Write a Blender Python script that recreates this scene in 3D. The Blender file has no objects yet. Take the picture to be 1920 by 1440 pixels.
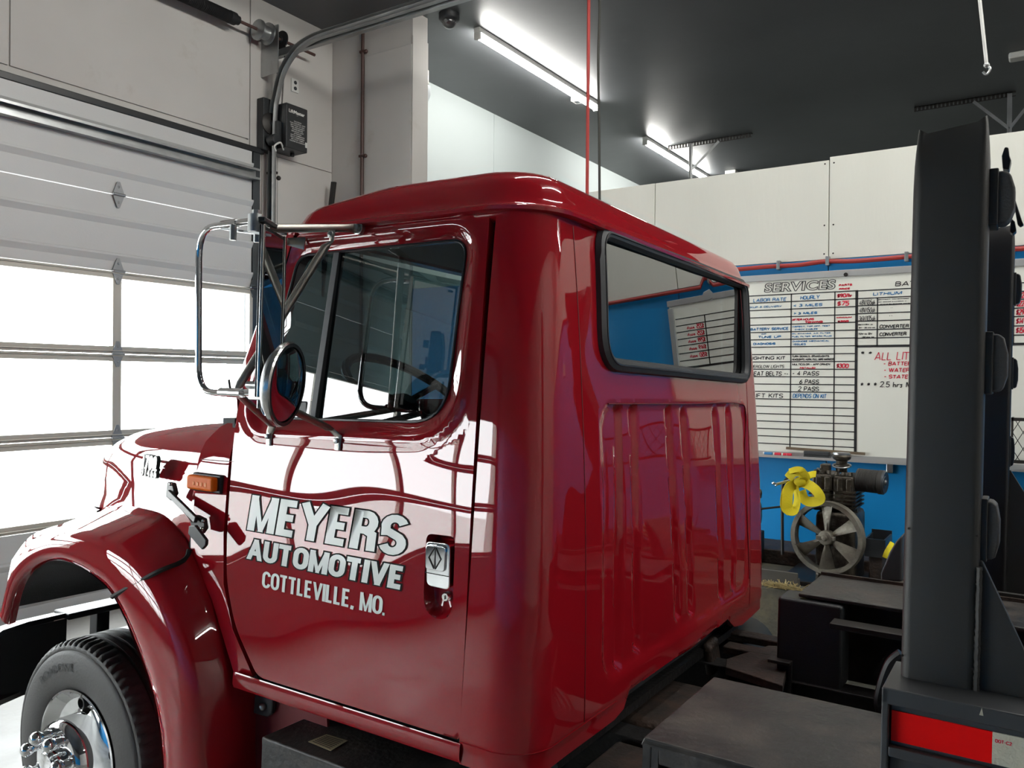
import bpy, bmesh, math, random
from mathutils import Vector, Matrix
from mathutils.geometry import delaunay_2d_cdt
random.seed(4)
PI = math.pi
sc = bpy.context.scene
C = sc.collection
# ---------------------------------------------------------------- frames
# All measures are in survey units u (1 u = S metres).  Two frames share the
# surveyor's station as origin: 'R' the room and 'T' the truck (it leans a little).
S = 0.935
H = 1.785 * S
F = 1530.86
RR = Matrix(((0.8370529, 0.5470648, 0.007902), (0.0093424, 0.0001492, -0.9999563), (-0.5470421, 0.8370902, -0.004986)))
RT = Matrix(((0.8427763, 0.5375551, 0.0276163), (0.0211139, 0.0182516, -0.9996105), (-0.5378498, 0.8430311, 0.0040321)))
ROT = {'R': Matrix.Identity(3), 'T': RR.transposed() @ RT}
CAMM = {'R': RR, 'T': RT}
def world(fr, v):
    w = ROT[fr] @ Vector(v)
    return Vector((w.x * S, w.y * S, w.z * S + H))
def P(fr, p, **k):
    """point on the plane x=, y= or z= of a frame, sighted from the station"""
    w = CAMM[fr].transposed() @ Vector(((p[0] - 960) / F, (p[1] - 720) / F, 1))
    a, val = list(k.items())[0]
    i = 'xyz'.index(a)
    return w * (val / w[i])
def PD(fr, p, depth):
    return (CAMM[fr].transposed() @ Vector(((p[0] - 960) / F, (p[1] - 720) / F, 1))) * depth

# ---------------------------------------------------------------- camera
cam = bpy.data.cameras.new('camera'); camo = bpy.data.objects.new('camera', cam); C.objects.link(camo)
cam.sensor_width = 36; cam.lens = F / 1920 * 36; cam.clip_start = 0.02; cam.clip_end = 200
right, down, fwd = RR[0], RR[1], RR[2]
camo.matrix_world = Matrix(((right.x, -down.x, -fwd.x, 0), (right.y, -down.y, -fwd.y, 0), (right.z, -down.z, -fwd.z, H), (0, 0, 0, 1)))
sc.camera = camo
# ---------------------------------------------------------------- world, exposure
WORLD = 17.0
TUBE = 105.0
w = bpy.data.worlds.new('world'); sc.world = w; w.use_nodes = True
bg = w.node_tree.nodes['Background']; bg.inputs[0].default_value = (0.95, 0.98, 1.0, 1); bg.inputs[1].default_value = WORLD
sc.view_settings.view_transform = 'Standard'; sc.view_settings.look = 'None'
sc.view_settings.gamma = 1; sc.view_settings.use_curve_mapping = False
sc.view_settings.exposure = 0.0
sc.cycles.use_denoising = True
sc.cycles.max_bounces = 8; sc.cycles.diffuse_bounces = 5; sc.cycles.glossy_bounces = 5
sc.cycles.transparent_max_bounces = 12; sc.cycles.caustics_reflective = False; sc.cycles.caustics_refractive = False
sc.cycles.sample_clamp_indirect = 8

# ---------------------------------------------------------------- materials
MATS = {}
def mat(name, col, rough=0.5, metal=0.0, coat=0.0, spec=0.5, var=0.0, vscale=6.0, bump=0.0, bscale=40.0, col2=None, c2amt=(0.5, 0.7), emit=None, coords='Object', rvar=0.0, stretch=None, crough=0.03):
    if name in MATS: return MATS[name]
    m = bpy.data.materials.new(name); m.use_nodes = True; nt = m.node_tree; N = nt.nodes; L = nt.links
    b = N['Principled BSDF']
    b.inputs['Base Color'].default_value = (*col, 1); b.inputs['Roughness'].default_value = rough
    b.inputs['Metallic'].default_value = metal; b.inputs['Coat Weight'].default_value = coat
    b.inputs['Coat Roughness'].default_value = crough; b.inputs['Specular IOR Level'].default_value = spec
    if emit:
        b.inputs['Emission Color'].default_value = (*emit[0], 1); b.inputs['Emission Strength'].default_value = emit[1]
    if var or col2 or bump or rvar:
        tc = N.new('ShaderNodeTexCoord'); mp = N.new('ShaderNodeMapping'); L.new(tc.outputs[coords], mp.inputs[0])
        if stretch: mp.inputs['Scale'].default_value = stretch
        n = N.new('ShaderNodeTexNoise'); n.inputs['Scale'].default_value = vscale; n.inputs['Detail'].default_value = 8; n.inputs['Roughness'].default_value = 0.62
        L.new(mp.outputs[0], n.inputs['Vector'])
        src = None
        if col2:
            r = N.new('ShaderNodeMapRange'); r.inputs[1].default_value = c2amt[0]; r.inputs[2].default_value = c2amt[1]
            L.new(n.outputs[0], r.inputs[0]); mx = N.new('ShaderNodeMix'); mx.data_type = 'RGBA'
            mx.inputs[6].default_value = (*col, 1); mx.inputs[7].default_value = (*col2, 1)
            L.new(r.outputs[0], mx.inputs[0]); src = mx.outputs[2]
        if var:
            r = N.new('ShaderNodeMapRange'); r.inputs[1].default_value = 0.3; r.inputs[2].default_value = 0.7
            r.inputs[3].default_value = 1 - var; r.inputs[4].default_value = 1 + var * 0.4
            n2 = N.new('ShaderNodeTexNoise'); n2.inputs['Scale'].default_value = vscale * 0.37; n2.inputs['Detail'].default_value = 6
            L.new(mp.outputs[0], n2.inputs['Vector']); L.new(n2.outputs[0], r.inputs[0])
            mx = N.new('ShaderNodeVectorMath'); mx.operation = 'SCALE'
            if src: L.new(src, mx.inputs[0])
            else: mx.inputs[0].default_value = col
            L.new(r.outputs[0], mx.inputs['Scale']); src = mx.outputs[0]
        if src: L.new(src, b.inputs['Base Color'])
        if rvar:
            r = N.new('ShaderNodeMapRange'); r.inputs[1].default_value = 0.3; r.inputs[2].default_value = 0.7
            r.inputs[3].default_value = max(0, rough - rvar); r.inputs[4].default_value = min(1, rough + rvar)
            L.new(n.outputs[0], r.inputs[0]); L.new(r.outputs[0], b.inputs['Roughness'])
        if bump:
            nb = N.new('ShaderNodeTexNoise'); nb.inputs['Scale'].default_value = bscale; nb.inputs['Detail'].default_value = 6
            L.new(mp.outputs[0], nb.inputs['Vector'])
            bp = N.new('ShaderNodeBump'); bp.inputs['Strength'].default_value = bump; bp.inputs['Distance'].default_value = 0.01
            L.new(nb.outputs[0], bp.inputs['Height']); L.new(bp.outputs[0], b.inputs['Normal'])
    MATS[name] = m
    return m
def glass(name, tint, ior=1.5, rough=0.0):
    """thin sheet: fresnel mirror over a tinted see-through pane"""
    if name in MATS: return MATS[name]
    m = bpy.data.materials.new(name); m.use_nodes = True; nt = m.node_tree; N = nt.nodes; L = nt.links
    for n in list(N): N.remove(n)
    o = N.new('ShaderNodeOutputMaterial'); t = N.new('ShaderNodeBsdfTransparent'); t.inputs[0].default_value = (*tint, 1)
    g = N.new('ShaderNodeBsdfGlossy'); g.inputs['Roughness'].default_value = rough; g.inputs[0].default_value = (1, 1, 1, 1)
    ge = N.new('ShaderNodeNewGeometry'); dp = N.new('ShaderNodeVectorMath'); dp.operation = 'DOT_PRODUCT'
    L.new(ge.outputs['Incoming'], dp.inputs[0]); L.new(ge.outputs['Normal'], dp.inputs[1])
    def mth(op, a, b=None):
        n = N.new('ShaderNodeMath'); n.operation = op
        for i, v in enumerate((a, b)):
            if v is None: continue
            if isinstance(v, (int, float)): n.inputs[i].default_value = v
            else: L.new(v, n.inputs[i])
        return n.outputs[0]
    f0 = ((ior-1)/(ior+1))**2*(1.0 if ior > 1.46 else 1.0)
    sch = mth('ADD', mth('MULTIPLY', mth('POWER', mth('SUBTRACT', 1.0, mth('ABSOLUTE', dp.outputs['Value'])), 5.0), 1-f0), f0)
    mx = N.new('ShaderNodeMixShader'); L.new(sch, mx.inputs[0]); L.new(t.outputs[0], mx.inputs[1]); L.new(g.outputs[0], mx.inputs[2])
    L.new(mx.outputs[0], o.inputs[0]); MATS[name] = m
    return m
M = {}
M['red'] = mat('red_paint', (0.30, 0.006, 0.012), 0.5, coat=1.0, spec=0.0, crough=0.012)
M['red'].node_tree.nodes['Principled BSDF'].inputs['Coat IOR'].default_value = 1.62
M['red_in'] = mat('red_shade_and_seam', (0.16, 0.008, 0.012), 0.6)  # shade put into the red for apron, liner and crease; also seams
M['seam'] = mat('dark_seam', (0.006, 0.004, 0.004), 0.8)
M['rubber'] = mat('black_rubber', (0.012, 0.013, 0.015), 0.38)
M['gasket'] = mat('grey_rubber_gasket', (0.030, 0.033, 0.037), 0.5)
M['tire'] = mat('tire_rubber', (0.062, 0.058, 0.055), 0.62, var=0.25, vscale=9, bump=0.15, bscale=120)
M['tire_letter'] = mat('tire_lettering', (0.012, 0.012, 0.012), 0.5)
M['chrome'] = mat('chrome', (0.83, 0.84, 0.85), 0.04, 1.0)
M['stainless'] = mat('stainless_tube', (0.60, 0.59, 0.57), 0.2, 1.0, rvar=0.1, vscale=20)
M['brushed'] = mat('dull_steel_tube', (0.44, 0.42, 0.38), 0.38, 1.0, var=0.3, vscale=30)
M['mirror'] = mat('mirror_glass', (0.62, 0.66, 0.68), 0.0, 1.0)
M['plastic'] = mat('black_plastic', (0.016, 0.018, 0.020), 0.42, bump=0.2, bscale=300)
M['amber'] = mat('amber_lens', (0.80, 0.15, 0.008), 0.4, spec=0.15)
M['mast'] = mat('charcoal_powder_coat', (0.024, 0.023, 0.021), 0.5, var=0.1, vscale=3, bump=0.05, bscale=400)
M['mastshade'] = mat('shaded_mast_black', (0.006, 0.006, 0.007), 0.4)  # near-black copy of the mast colour, shadow on the far post baked in
M['pad'] = mat('grey_rubber_pad', (0.050, 0.048, 0.047), 0.6, bump=0.2, bscale=200)
M['steelbox'] = mat('scuffed_black_steel', (0.018, 0.017, 0.017), 0.48, col2=(0.060, 0.050, 0.042), c2amt=(0.48, 0.66), vscale=7, bump=0.3, bscale=50, rvar=0.12)
M['steeledge'] = mat('grey_steel_paint', (0.045, 0.047, 0.050), 0.42, var=0.2, vscale=8)
M['rust'] = mat('greasy_rusty_steel', (0.020, 0.013, 0.010), 0.65, col2=(0.055, 0.030, 0.020), c2amt=(0.45, 0.7), vscale=12, bump=0.5, bscale=60)
M['grease'] = mat('black_grease', (0.008, 0.007, 0.007), 0.5, var=0.4, vscale=20, bump=0.4, bscale=60)
M['tape_red'] = mat('red_reflective_tape', (0.90, 0.003, 0.003), 0.4, spec=0.2)
M['tape_white'] = mat('white_reflective_tape', (0.60, 0.57, 0.45), 0.4, bump=0.3, bscale=200)
M['ink_red'] = mat('red_ink', (0.62, 0.02, 0.05), 0.6)
M['ink_blue'] = mat('blue_ink', (0.03, 0.17, 0.38), 0.6)
M['ink_black'] = mat('black_ink', (0.012, 0.012, 0.014), 0.6)
M['letter'] = mat('white_vinyl', (0.74, 0.76, 0.72), 0.35, coat=0.3)
M['letter_edge'] = mat('black_vinyl', (0.008, 0.006, 0.006), 0.6, spec=0.1)
M['wallwhite'] = mat('white_painted_board', (0.55, 0.532, 0.505), 0.62, var=0.10, vscale=2.6, bump=0.05, bscale=30, col2=(0.47, 0.44, 0.40), c2amt=(0.60, 0.74))
M['ply'] = mat('cream_painted_plywood', (0.70, 0.70, 0.635), 0.6, var=0.05, vscale=1.5, bump=0.3, bscale=9, stretch=(3, 3, 0.5))
M['farwall'] = mat('pale_white_wall', (0.43, 0.475, 0.475), 0.7, var=0.05, vscale=0.8)
M['blue'] = mat('blue_wall_paint', (0.004, 0.23, 0.56), 0.42, var=0.12, vscale=2, bump=0.2, bscale=12)
M['ceiling'] = mat('charcoal_ceiling_paint', (0.090, 0.095, 0.102), 0.42, var=0.35, vscale=1.2, bump=0.1, bscale=8)
M['concrete'] = mat('concrete_floor', (0.27, 0.262, 0.245), 0.5, var=0.35, vscale=2.0, bump=0.2, bscale=18, rvar=0.15, col2=(0.17, 0.162, 0.15), c2amt=(0.5, 0.7))
M['ledge'] = mat('dusty_concrete', (0.13, 0.125, 0.10), 0.8, var=0.4, vscale=6, bump=0.5, bscale=60, col2=(0.20, 0.18, 0.12), c2amt=(0.5, 0.7))
M['doorpan'] = mat('white_door_steel', (0.60, 0.605, 0.60), 0.4, var=0.05, vscale=2, bump=0.08, bscale=60)
M['alu'] = mat('dull_aluminium', (0.56, 0.53, 0.47), 0.42, 0.15, var=0.1, vscale=4)
M['galv'] = mat('galvanised_steel', (0.42, 0.43, 0.43), 0.35, 0.9, var=0.25, vscale=14)
M['galvdark'] = mat('dark_galvanised', (0.10, 0.11, 0.12), 0.35, 0.8, var=0.3, vscale=10)
M['hinge'] = mat('zinc_hinge', (0.30, 0.31, 0.32), 0.4, 0.4)
M['iron'] = mat('dark_iron', (0.035, 0.032, 0.030), 0.5, 0.5, var=0.3, vscale=12)
M['castiron'] = mat('greasy_cast_iron', (0.085, 0.072, 0.055), 0.42, 0.6, col2=(0.03, 0.025, 0.02), c2amt=(0.4, 0.65), vscale=18, bump=0.6, bscale=45)
M['flywheel'] = mat('worn_grey_iron', (0.20, 0.185, 0.15), 0.45, 0.5, col2=(0.09, 0.08, 0.065), c2amt=(0.4, 0.7), vscale=9, bump=0.3, bscale=60)
M['filter'] = mat('dusty_black_filter', (0.04, 0.038, 0.034), 0.7, var=0.3, vscale=20)
M['redpipe'] = mat('red_hose', (0.36, 0.035, 0.03), 0.5)
M['brownpipe'] = mat('brown_conduit', (0.07, 0.035, 0.03), 0.5)
M['strap'] = mat('yellow_webbing', (0.80, 0.66, 0.01), 0.75, var=0.15, vscale=20, bump=0.4, bscale=300)
M['board'] = mat('whiteboard', (0.76, 0.76, 0.69), 0.28, var=0.05, vscale=1.5)
M['boardalu'] = mat('whiteboard_frame', (0.50, 0.50, 0.49), 0.35, 0.5)
M['tubeglow'] = mat('led_tube', (0.9, 0.95, 1), 0.4, emit=((1.0, 0.985, 0.93), TUBE))
M['black'] = mat('flat_black', (0.008, 0.008, 0.009), 0.7)
M['cabdark'] = mat('dark_grey_trim', (0.022, 0.024, 0.026), 0.7)
M['vinylseat'] = mat('grey_vinyl', (0.05, 0.055, 0.06), 0.6)
M['white'] = mat('white_plastic', (0.66, 0.66, 0.63), 0.45)
M['rope'] = mat('dark_cord', (0.04, 0.04, 0.035), 0.8)
M['wood'] = mat('dry_branch_brown', (0.16, 0.115, 0.07), 0.75, var=0.4, vscale=14, bump=0.4)
M['label'] = mat('tan_label', (0.42, 0.36, 0.22), 0.6)
M['orangehose'] = mat('tan_hose', (0.50, 0.30, 0.16), 0.5)
M['paneglass'] = glass('clear_pane', (0.97, 0.985, 0.98), 1.45)
M['cabglass'] = glass('cab_glass', (0.24, 0.33, 0.34), 1.85)
M['darkglass'] = glass('tinted_rear_glass', (0.05, 0.06, 0.06), 2.9)

# ---------------------------------------------------------------- mesh builder
def V(*a): return Vector(a)
class MB:
    def __init__(s): s.v = []; s.f = []
    def add(s, vs, fs):
        b = len(s.v); s.v += [Vector(x) for x in vs]; s.f += [[i + b for i in f] for f in fs]; return s
    def box(s, a, b):
        x0, y0, z0 = a; x1, y1, z1 = b
        return s.add([(x0,y0,z0),(x1,y0,z0),(x1,y1,z0),(x0,y1,z0),(x0,y0,z1),(x1,y0,z1),(x1,y1,z1),(x0,y1,z1)],
                     [(0,3,2,1),(4,5,6,7),(0,1,5,4),(1,2,6,5),(2,3,7,6),(3,0,4,7)])
    def bar(s, p0, p1, wx, wy, up=(0, 0, 1)):
        """rectangular bar from p0 to p1"""
        p0 = Vector(p0); p1 = Vector(p1); d = (p1 - p0).normalized(); u = Vector(up)
        if abs(d.dot(u)) > 0.95: u = Vector((1, 0, 0))
        a = d.cross(u).normalized() * wx / 2; b = a.cross(d).normalized() * wy / 2
        q = [p + i * a + j * b for p in (p0, p1) for i, j in ((-1, -1), (1, -1), (1, 1), (-1, 1))]
        return s.add(q, [(0,1,2,3),(7,6,5,4),(0,4,5,1),(1,5,6,2),(2,6,7,3),(3,7,4,0)])
    def lathe(s, c, ax, prof, n=32, cap=True, arc=None):
        """prof: list of (radius, offset along axis)"""
        c = Vector(c); ax = Vector(ax).normalized(); u = ax.orthogonal().normalized(); w_ = ax.cross(u)
        vs = []; 
        for r, h in prof:
            for i in range(n):
                t = 2 * PI * i / n; vs.append(c + ax * h + (u * math.cos(t) + w_ * math.sin(t)) * r)
        fs = []
        for k in range(len(prof) - 1):
            for i in range(n):
                j = (i + 1) % n; fs.append((k*n+i, k*n+j, (k+1)*n+j, (k+1)*n+i))
        if cap:
            if prof[0][0] > 1e-6: fs.append(tuple(range(n))[::-1])
            if prof[-1][0] > 1e-6: fs.append(tuple((len(prof)-1)*n + i for i in range(n)))
        return s.add(vs, fs)
    def cyl(s, p0, p1, r0, r1=None, n=20):
        p0 = Vector(p0); p1 = Vector(p1); r1 = r0 if r1 is None else r1
        return s.lathe(p0, p1 - p0, [(r0, 0), (r1, (p1 - p0).length)], n)
    def sphere(s, c, r, sc_=(1, 1, 1), n=20, m=12):
        c = Vector(c); vs = []; fs = []
        for k in range(m + 1):
            ph = PI * k / m
            for i in range(n):
                t = 2 * PI * i / n
                vs.append(c + Vector((math.sin(ph)*math.cos(t)*r*sc_[0], math.sin(ph)*math.sin(t)*r*sc_[1], math.cos(ph)*r*sc_[2])))
        for k in range(m):
            for i in range(n):
                j = (i + 1) % n; fs.append((k*n+i, (k+1)*n+i, (k+1)*n+j, k*n+j))
        return s.add(vs, fs)
    def tube(s, path, r, n=10, closed=False, flat=None):
        path = [Vector(p) for p in path]; m = len(path)
        rs = r if isinstance(r, (list, tuple)) else [r] * m
        T = []
        for i in range(m):
            a = path[i-1] if (i > 0 or closed) else path[i]; b = path[(i+1) % m] if (i < m-1 or closed) else path[i]
            T.append((b - a).normalized())
        u = T[0].orthogonal().normalized() if flat is None else (Vector(flat) - T[0] * T[0].dot(Vector(flat))).normalized()
        vs = []
        for i in range(m):
            if flat is not None: u = Vector(flat)
            u = (u - T[i] * u.dot(T[i])).normalized(); w_ = T[i].cross(u)
            for k in range(n):
                t = 2 * PI * k / n
                if isinstance(rs[i], tuple): ra, rb = rs[i]
                else: ra = rb = rs[i]
                vs.append(path[i] + u * math.cos(t) * ra + w_ * math.sin(t) * rb)
        fs = []
        for i in range(m if closed else m - 1):
            for k in range(n):
                l = (k + 1) % n; j = (i + 1) % m; fs.append((i*n+k, i*n+l, j*n+l, j*n+k))
        if not closed: fs.append(tuple(range(n))[::-1]); fs.append(tuple((m-1)*n + k for k in range(n)))
        return s.add(vs, fs)
    def grid(s, rows, cu=False, cv=False, thick=None):
        m = len(rows); n = len(rows[0]); vs = [p for r in rows for p in r]; fs = []
        for i in range(m if cu else m - 1):
            for k in range(n if cv else n - 1):
                j = (i+1) % m; l = (k+1) % n; fs.append((i*n+k, i*n+l, j*n+l, j*n+k))
        return s.add(vs, fs)
    def prism(s, poly, d):
        """poly: 3D planar outline, d: extrusion vector"""
        n = len(poly); d = Vector(d); vs = [Vector(p) for p in poly] + [Vector(p) + d for p in poly]
        fs = [tuple(range(n))[::-1], tuple(range(n, 2*n))] + [(i, (i+1) % n, n + (i+1) % n, n + i) for i in range(n)]
        return s.add(vs, fs)
    def plate(s, outer, holes, fn, back, step):
        """2D outline with holes, filled with a regular grid, mapped by fn(u,v); back(u,v,p) gives the inner skin"""
        loops = [dens(outer, step)] + [dens(h, step) for h in holes]
        pts = []; edges = []
        for lp in loops:
            b = len(pts); pts += lp; edges += [(b+i, b+(i+1) % len(lp)) for i in range(len(lp))]
        nb = len(pts)
        us = [p[0] for p in outer]; vs_ = [p[1] for p in outer]
        nu = int((max(us)-min(us))/step); nv = int((max(vs_)-min(vs_))/step)
        cell = {}
        for p in pts: cell.setdefault((int(p[0]//step), int(p[1]//step)), []).append(p)
        for i in range(nu + 1):
            for j in range(nv + 1):
                q = (min(us) + (i+.5)*step, min(vs_) + (j+.5)*step)
                k = (int(q[0]//step), int(q[1]//step))
                if any((q[0]-p[0])**2 + (q[1]-p[1])**2 < (0.45*step)**2 for a in (-1,0,1) for b in (-1,0,1) for p in cell.get((k[0]+a, k[1]+b), [])): continue
                if not inside(q, outer) or any(inside(q, h) for h in holes): continue
                pts.append(q)
        r = delaunay_2d_cdt([Vector(p) for p in pts], edges, [], 0, 1e-6, True)
        ov, oe, of, orig = r[0], r[1], r[2], r[3]
        tris = []
        for f in of:
            c = ((ov[f[0]][0]+ov[f[1]][0]+ov[f[2]][0])/3, (ov[f[0]][1]+ov[f[1]][1]+ov[f[2]][1])/3)
            if inside(c, outer) and not any(inside(c, h) for h in holes): tris.append(list(f))
        fr = [fn(p[0], p[1]) for p in ov]
        s.add(fr, tris)
        if back is not None:
            inv = {}
            for i, o in enumerate(orig):
                for k in o: inv[k] = i
            b0 = 0
            for lp in loops:
                n = len(lp); ids = [inv[b0+i] for i in range(n)]
                q = [ov[i] for i in ids]; f3 = [fr[i] for i in ids]; bk = [back(q[i][0], q[i][1], f3[i]) for i in range(n)]
                s.add(f3 + bk, [(i, (i+1) % n, n+(i+1) % n, n+i) for i in range(n)]); b0 += n
        return s
    def mesh(s, name, tr, sharp=38):
        me = bpy.data.meshes.new(name); me.from_pydata([tr(v) for v in s.v], [], s.f); me.validate()
        bm = bmesh.new(); bm.from_mesh(me); bmesh.ops.remove_doubles(bm, verts=bm.verts, dist=1e-5)
        bmesh.ops.recalc_face_normals(bm, faces=bm.faces); bm.to_mesh(me); bm.free()
        me.shade_smooth()
        me.set_sharp_from_angle(angle=math.radians(sharp))
        return me
def inside(q, poly):
    x, y = q; c = False; n = len(poly); j = n - 1
    for i in range(n):
        xi, yi = poly[i][0], poly[i][1]; xj, yj = poly[j][0], poly[j][1]
        if (yi > y) != (yj > y) and x < (xj-xi)*(y-yi)/(yj-yi) + xi: c = not c
        j = i
    return c
def dens(lp, step):
    o = []; n = len(lp)
    for i in range(n):
        a = Vector((lp[i][0], lp[i][1])); b = Vector((lp[(i+1) % n][0], lp[(i+1) % n][1])); k = max(1, int((b-a).length/step))
        o += [tuple(a.lerp(b, t/k)) for t in range(k)]
    return o
def rounded(poly, rad, n=6):
    """round the corners of a 2D polygon; rad a number or list"""
    o = []; m = len(poly)
    for i in range(m):
        p = Vector(poly[i][:2]); a = Vector(poly[i-1][:2]); b = Vector(poly[(i+1) % m][:2])
        r = rad[i] if isinstance(rad, (list, tuple)) else rad
        if r <= 0: o.append(tuple(p)); continue
        da = (a-p); db = (b-p); la = min(r, da.length*.49); lb = min(r, db.length*.49)
        p0 = p + da.normalized()*la; p1 = p + db.normalized()*lb
        for k in range(n+1):
            t = k/n; o.append(tuple(p0*(1-t)**2 + p*2*t*(1-t) + p1*t*t))
    return o
def catmull(pts, n=6, closed=False):
    pts = [Vector(p) for p in pts]; m = len(pts); o = []
    rng = range(m) if closed else range(m-1)
    for i in rng:
        p0 = pts[(i-1) % m] if (closed or i > 0) else pts[0]; p1 = pts[i]; p2 = pts[(i+1) % m]
        p3 = pts[(i+2) % m] if (closed or i < m-2) else pts[-1]
        for k in range(n):
            t = k/n; o.append(0.5*((2*p1) + (p2-p0)*t + (2*p0-5*p1+4*p2-p3)*t*t + (3*p1-p0-3*p2+p3)*t**3))
    if not closed: o.append(pts[-1])
    return o
def resample(pts, n):
    pts = [Vector(p) for p in pts]; d = [0]
    for i in range(1, len(pts)): d.append(d[-1] + (pts[i]-pts[i-1]).length)
    o = []; j = 0
    for k in range(n):
        t = d[-1]*k/(n-1)
        while j < len(pts)-2 and d[j+1] < t: j += 1
        s_ = (t-d[j])/max(1e-9, d[j+1]-d[j]); o.append(pts[j].lerp(pts[j+1], min(1, max(0, s_))))
    return o
def bend(pts, r=0.05, n=5):
    """round the corners of a 3D polyline"""
    pts = [Vector(p) for p in pts]; o = [pts[0]]
    for i in range(1, len(pts)-1):
        p = pts[i]; da = pts[i-1]-p; db = pts[i+1]-p; l = min(r, da.length*.49, db.length*.49)
        a = p + da.normalized()*l; b = p + db.normalized()*l
        for k in range(n+1):
            t = k/n; o.append(a*(1-t)**2 + p*2*t*(1-t) + b*t*t)
    o.append(pts[-1]); return o
def sstep(a, b, x):
    t = min(1, max(0, (x-a)/(b-a))); return t*t*(3-2*t)

# ---------------------------------------------------------------- things, parts
class Thing:
    def __init__(s, name, label, cat, fr='R', base=(0, 0, 0), group=None, mesh=None, m=None, bevel=0):
        s.fr = fr; s.base = Vector(base)
        if mesh is None: o = bpy.data.objects.new(name, None)
        else: o = bpy.data.objects.new(name, mesh.mesh(name, lambda v: S*(v - s.base))); o.data.materials.append(m)
        C.objects.link(o)
        o.location = world(fr, base); o.rotation_euler = ROT[fr].to_euler()
        o.empty_display_size = 0.2 if mesh is None else 1
        if label: o['label'] = label
        if cat: o['category'] = cat
        if group: o['group'] = group
        s.o = o
        if bevel: addbevel(o, bevel)
    def part(s, name, mb, m, parent=None, bevel=0, label=None, sharp=38, stuff=False):
        o = bpy.data.objects.new(name, mb if isinstance(mb, bpy.types.Mesh) else mb.mesh(name, lambda v: S*(v - s.base), sharp))
        if m and not o.data.materials: o.data.materials.append(m)
        C.objects.link(o); o.parent = parent or s.o
        if bevel: addbevel(o, bevel)
        if label: o['label'] = label
        if stuff: o['kind'] = 'stuff'
        return o
def addbevel(o, wd, seg=2):
    b = o.modifiers.new('bevel', 'BEVEL'); b.width = wd; b.segments = seg; b.limit_method = 'ANGLE'; b.angle_limit = math.radians(35); b.harden_normals = True
def struct(name, mb, m, bevel=0, label=None):
    t = Thing(name, label, None, mesh=mb, m=m, bevel=bevel); t.o['kind'] = 'structure'; return t
def duptree(t, off, label=None, fr='R'):
    """copy a thing and its parts, moved by off (frame units)"""
    r = t.o.copy(); C.objects.link(r); r.location = t.o.location + ROT[fr] @ Vector(off) * S
    if label: r['label'] = label
    def cp(src, dst):
        for ch in src.children:
            c = ch.copy(); C.objects.link(c); c.parent = dst; cp(ch, c)
    cp(t.o, r)
    return r
def textmesh(txt, bold=0.0, outline=False, spacing=1.0, shear=0.0, thick=0.02):
    cu = bpy.data.curves.new('t', 'FONT'); cu.body = txt; cu.size = 1; cu.offset = bold; cu.space_character = spacing; cu.shear = shear
    cu.resolution_u = 4
    if outline: cu.fill_mode = 'NONE'; cu.bevel_depth = thick; cu.bevel_resolution = 0
    o = bpy.data.objects.new('t', cu); C.objects.link(o); dg = bpy.context.evaluated_depsgraph_get(); dg.update()
    me = bpy.data.meshes.new_from_object(o.evaluated_get(dg)); vs = [v.co.copy() for v in me.vertices]; fs = [list(p.vertices) for p in me.polygons]
    bpy.data.objects.remove(o); bpy.data.curves.remove(cu); bpy.data.meshes.remove(me)
    return vs, fs
def fit(txt, bl, tr, fn, bold=0.0, mb=None, **k):
    """text whose bounding box fills bl..tr in the 2D space mapped by fn(u,v)"""
    vs, fs = textmesh(txt, bold, **k)
    x0 = min(v.x for v in vs); x1 = max(v.x for v in vs); y0 = min(v.y for v in vs); y1 = max(v.y for v in vs)
    o = [fn(bl[0] + (v.x-x0)/(x1-x0)*(tr[0]-bl[0]), bl[1] + (v.y-y0)/(y1-y0)*(tr[1]-bl[1])) for v in vs]
    mb = mb or MB(); mb.add(o, fs); return mb

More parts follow.
